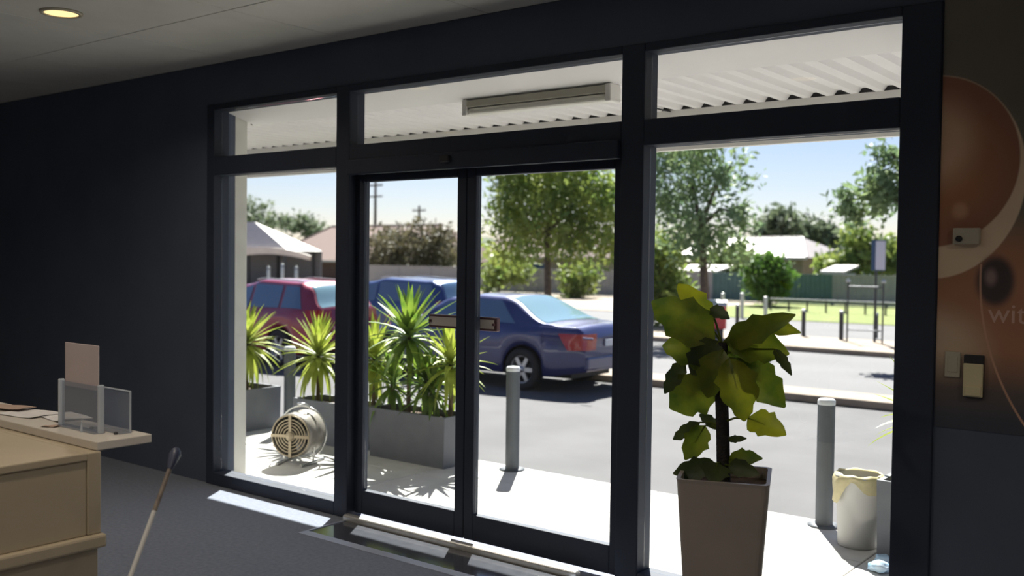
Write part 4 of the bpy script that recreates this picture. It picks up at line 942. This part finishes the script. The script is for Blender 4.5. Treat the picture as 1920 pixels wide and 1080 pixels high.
# sign on a pole
b = V(1647, 560, 18.0); z1_ = V(1647, 452, 18.0).z; z0_ = V(1647, 506, 18.0).z; zb_ = ZG + 0.12
e = empty('street_sign', (b.x, 18.0, zb_), math.radians(20), 'lilac white street sign with a blue edge on a tall dark pole', 'sign')
MB().tube([(-0.06, 0.03, 0), (-0.06, 0.03, z1_ - zb_ + 0.05)], 0.03, 10).build('pole', M['steel'], e)
MB().box(-0.17, 0.13, -0.012, 0.0, z0_ - zb_ - 0.02, z1_ - zb_ + 0.02).build('backing', M['signblue'], e)
MB().box(-0.08, 0.125, -0.018, -0.012, z0_ - zb_, z1_ - zb_).build('face', M['signwhite'], e)
# dark posts at the far footpath
def small_post(px, py0, py1, label, mk='steel', r=0.05, Y=None, zg=ZG + 0.12):
    g = G(px, py1, zg); z = V(px, py0, g.y).z - zg
    e = empty('short_post', (g.x, g.y, zg), 0, label, 'post', 'short posts by the far footpath')
    MB().lathe([(r, 0), (r, z - 0.05)], 12).build('shaft', M[mk], e)
    MB().lathe([(r * 1.1, z - 0.06), (r * 1.1, z - 0.02), (r * .6, z), (0, z)], 12).build('cap', M['lightsteel'], e)
small_post(1506, 580, 630, 'dark short post, leftmost of the three at the far car park edge')
small_post(1577, 582, 637, 'dark short post, middle of the three at the far car park edge')
small_post(1642, 586, 634, 'dark short post, rightmost of the three at the far car park edge')
small_post(1382, 570, 618, 'dark short post just right of the red post box')
small_post(1355, 549, 592, 'pale topped post above the red post box', 'lightsteel', 0.06)
small_post(1391, 549, 596, 'pale topped post left of the round bush trunk', 'lightsteel', 0.06)
small_post(1435, 556, 600, 'pale topped post below the round bush', 'lightsteel', 0.06)
# hoop rails
def hoop(pxa, pxb, pyt, pyb, label):
    zg = ZG + 0.12; A = G(pxa, pyb, zg); Bp = V(pxb, pyb, A.y); Bx = Bp.x; z = V(pxa, pyt, A.y).z - zg; cx = (A.x + Bx) / 2; h_ = abs(Bx - A.x) / 2
    e = empty('hoop_rail', (cx, A.y, zg), 0, label, 'rail', 'steel hoop rails')
    for s in (-1, 1): MB().tube([(s * h_, 0, 0), (s * h_, 0, z)], 0.02, 8).build('upright', M['steel'], e); MB().lathe([(0.05, -0.04), (0.055, 0.0), (0.0, 0.05)], 10).build('finial', M['lightsteel'], e, (s * h_, 0, z + 0.03))
    MB().tube([(-h_, 0, z * 0.92), (h_, 0, z * 0.92)], 0.018, 8).build('top_bar', M['steel'], e)
    MB().tube([(-h_, 0, z * 0.2), (h_, 0, z * 0.2)], 0.014, 8).build('lower_bar', M['steel'], e)
hoop(1588, 1654, 528, 640, 'tall dark steel hoop rail at the right of the far footpath')
# low white rail along the grass
zg = ZG + 0.12; A = G(1445, 582, zg); yR = A.y; xA, xB = V(1445, 570, yR).x, V(1740, 575, yR).x
e = empty('low_rail', ((xA + xB) / 2, yR, zg), 0, 'long low pale rail running along the grass verge', 'rail'); L2 = (xB - xA) / 2
MB().tube([(-L2, 0, 0.42), (L2, 0, 0.42)], 0.035, 10).build('rail', M['greyfence'], e)
nn = 9
for i in range(nn): MB().tube([(-L2 + 2 * L2 * i / (nn - 1), 0, 0), (-L2 + 2 * L2 * i / (nn - 1), 0, 0.42)], 0.035, 8).build('post', M['steel'], e)
# added sheds, their pale roofs standing in for white glints over the fence
for (pa, pb, py, lab) in ((1262, 1345, 505, 'added low shed roof standing in for a glint over the fence left of the teal panels'), (1538, 1584, 506, 'added small shed roof standing in for a glint over the fence right of the round bush')):
    Y = 38.5; xa_, xb_ = V(pa, py, Y).x, V(pb, py, Y).x; zt_ = V((pa + pb) / 2, py, Y).z - (ZG + 0.1); c_ = (xa_ + xb_) / 2; h_ = (xb_ - xa_) / 2
    e = empty('glint_shed', (c_, Y + 0.9, ZG + 0.1), 0, lab, 'shed', 'sheds added for glints')
    MB().box(-h_ + .1, h_ - .1, -0.8, 0.8, 0, zt_ - 0.15).build('wall', M['greyfence'], e)
    MB().add([(-h_, -0.95, zt_ - 0.16), (h_, -0.95, zt_ - 0.16), (h_, 0.95, zt_ + 0.12), (-h_, 0.95, zt_ + 0.12), (-h_, -0.95, zt_ - 0.06), (h_, -0.95, zt_ - 0.06), (h_, 0.95, zt_ + 0.22), (-h_, 0.95, zt_ + 0.22)], [(0, 3, 2, 1), (4, 5, 6, 7), (0, 1, 5, 4), (1, 2, 6, 5), (2, 3, 7, 6), (3, 0, 4, 7)]).build('roof', M['metalroof'], e)
# far scrub line closing the horizon
m = MB(); r = random.Random(9); top_ = []; 
for i in range(81): top_.append((-170 + 220 * i / 80, r.uniform(3.2, 5.6)))
m.grid([[(x, 105, 0) for x, z in top_], [(x, 108, z * 0.7) for x, z in top_], [(x, 112, z) for x, z in top_], [(x, 122, 0) for x, z in top_]])
tag(m.build('far_scrub', M['hill']), 'low hazy line of far trees along the horizon', None, kind='structure')
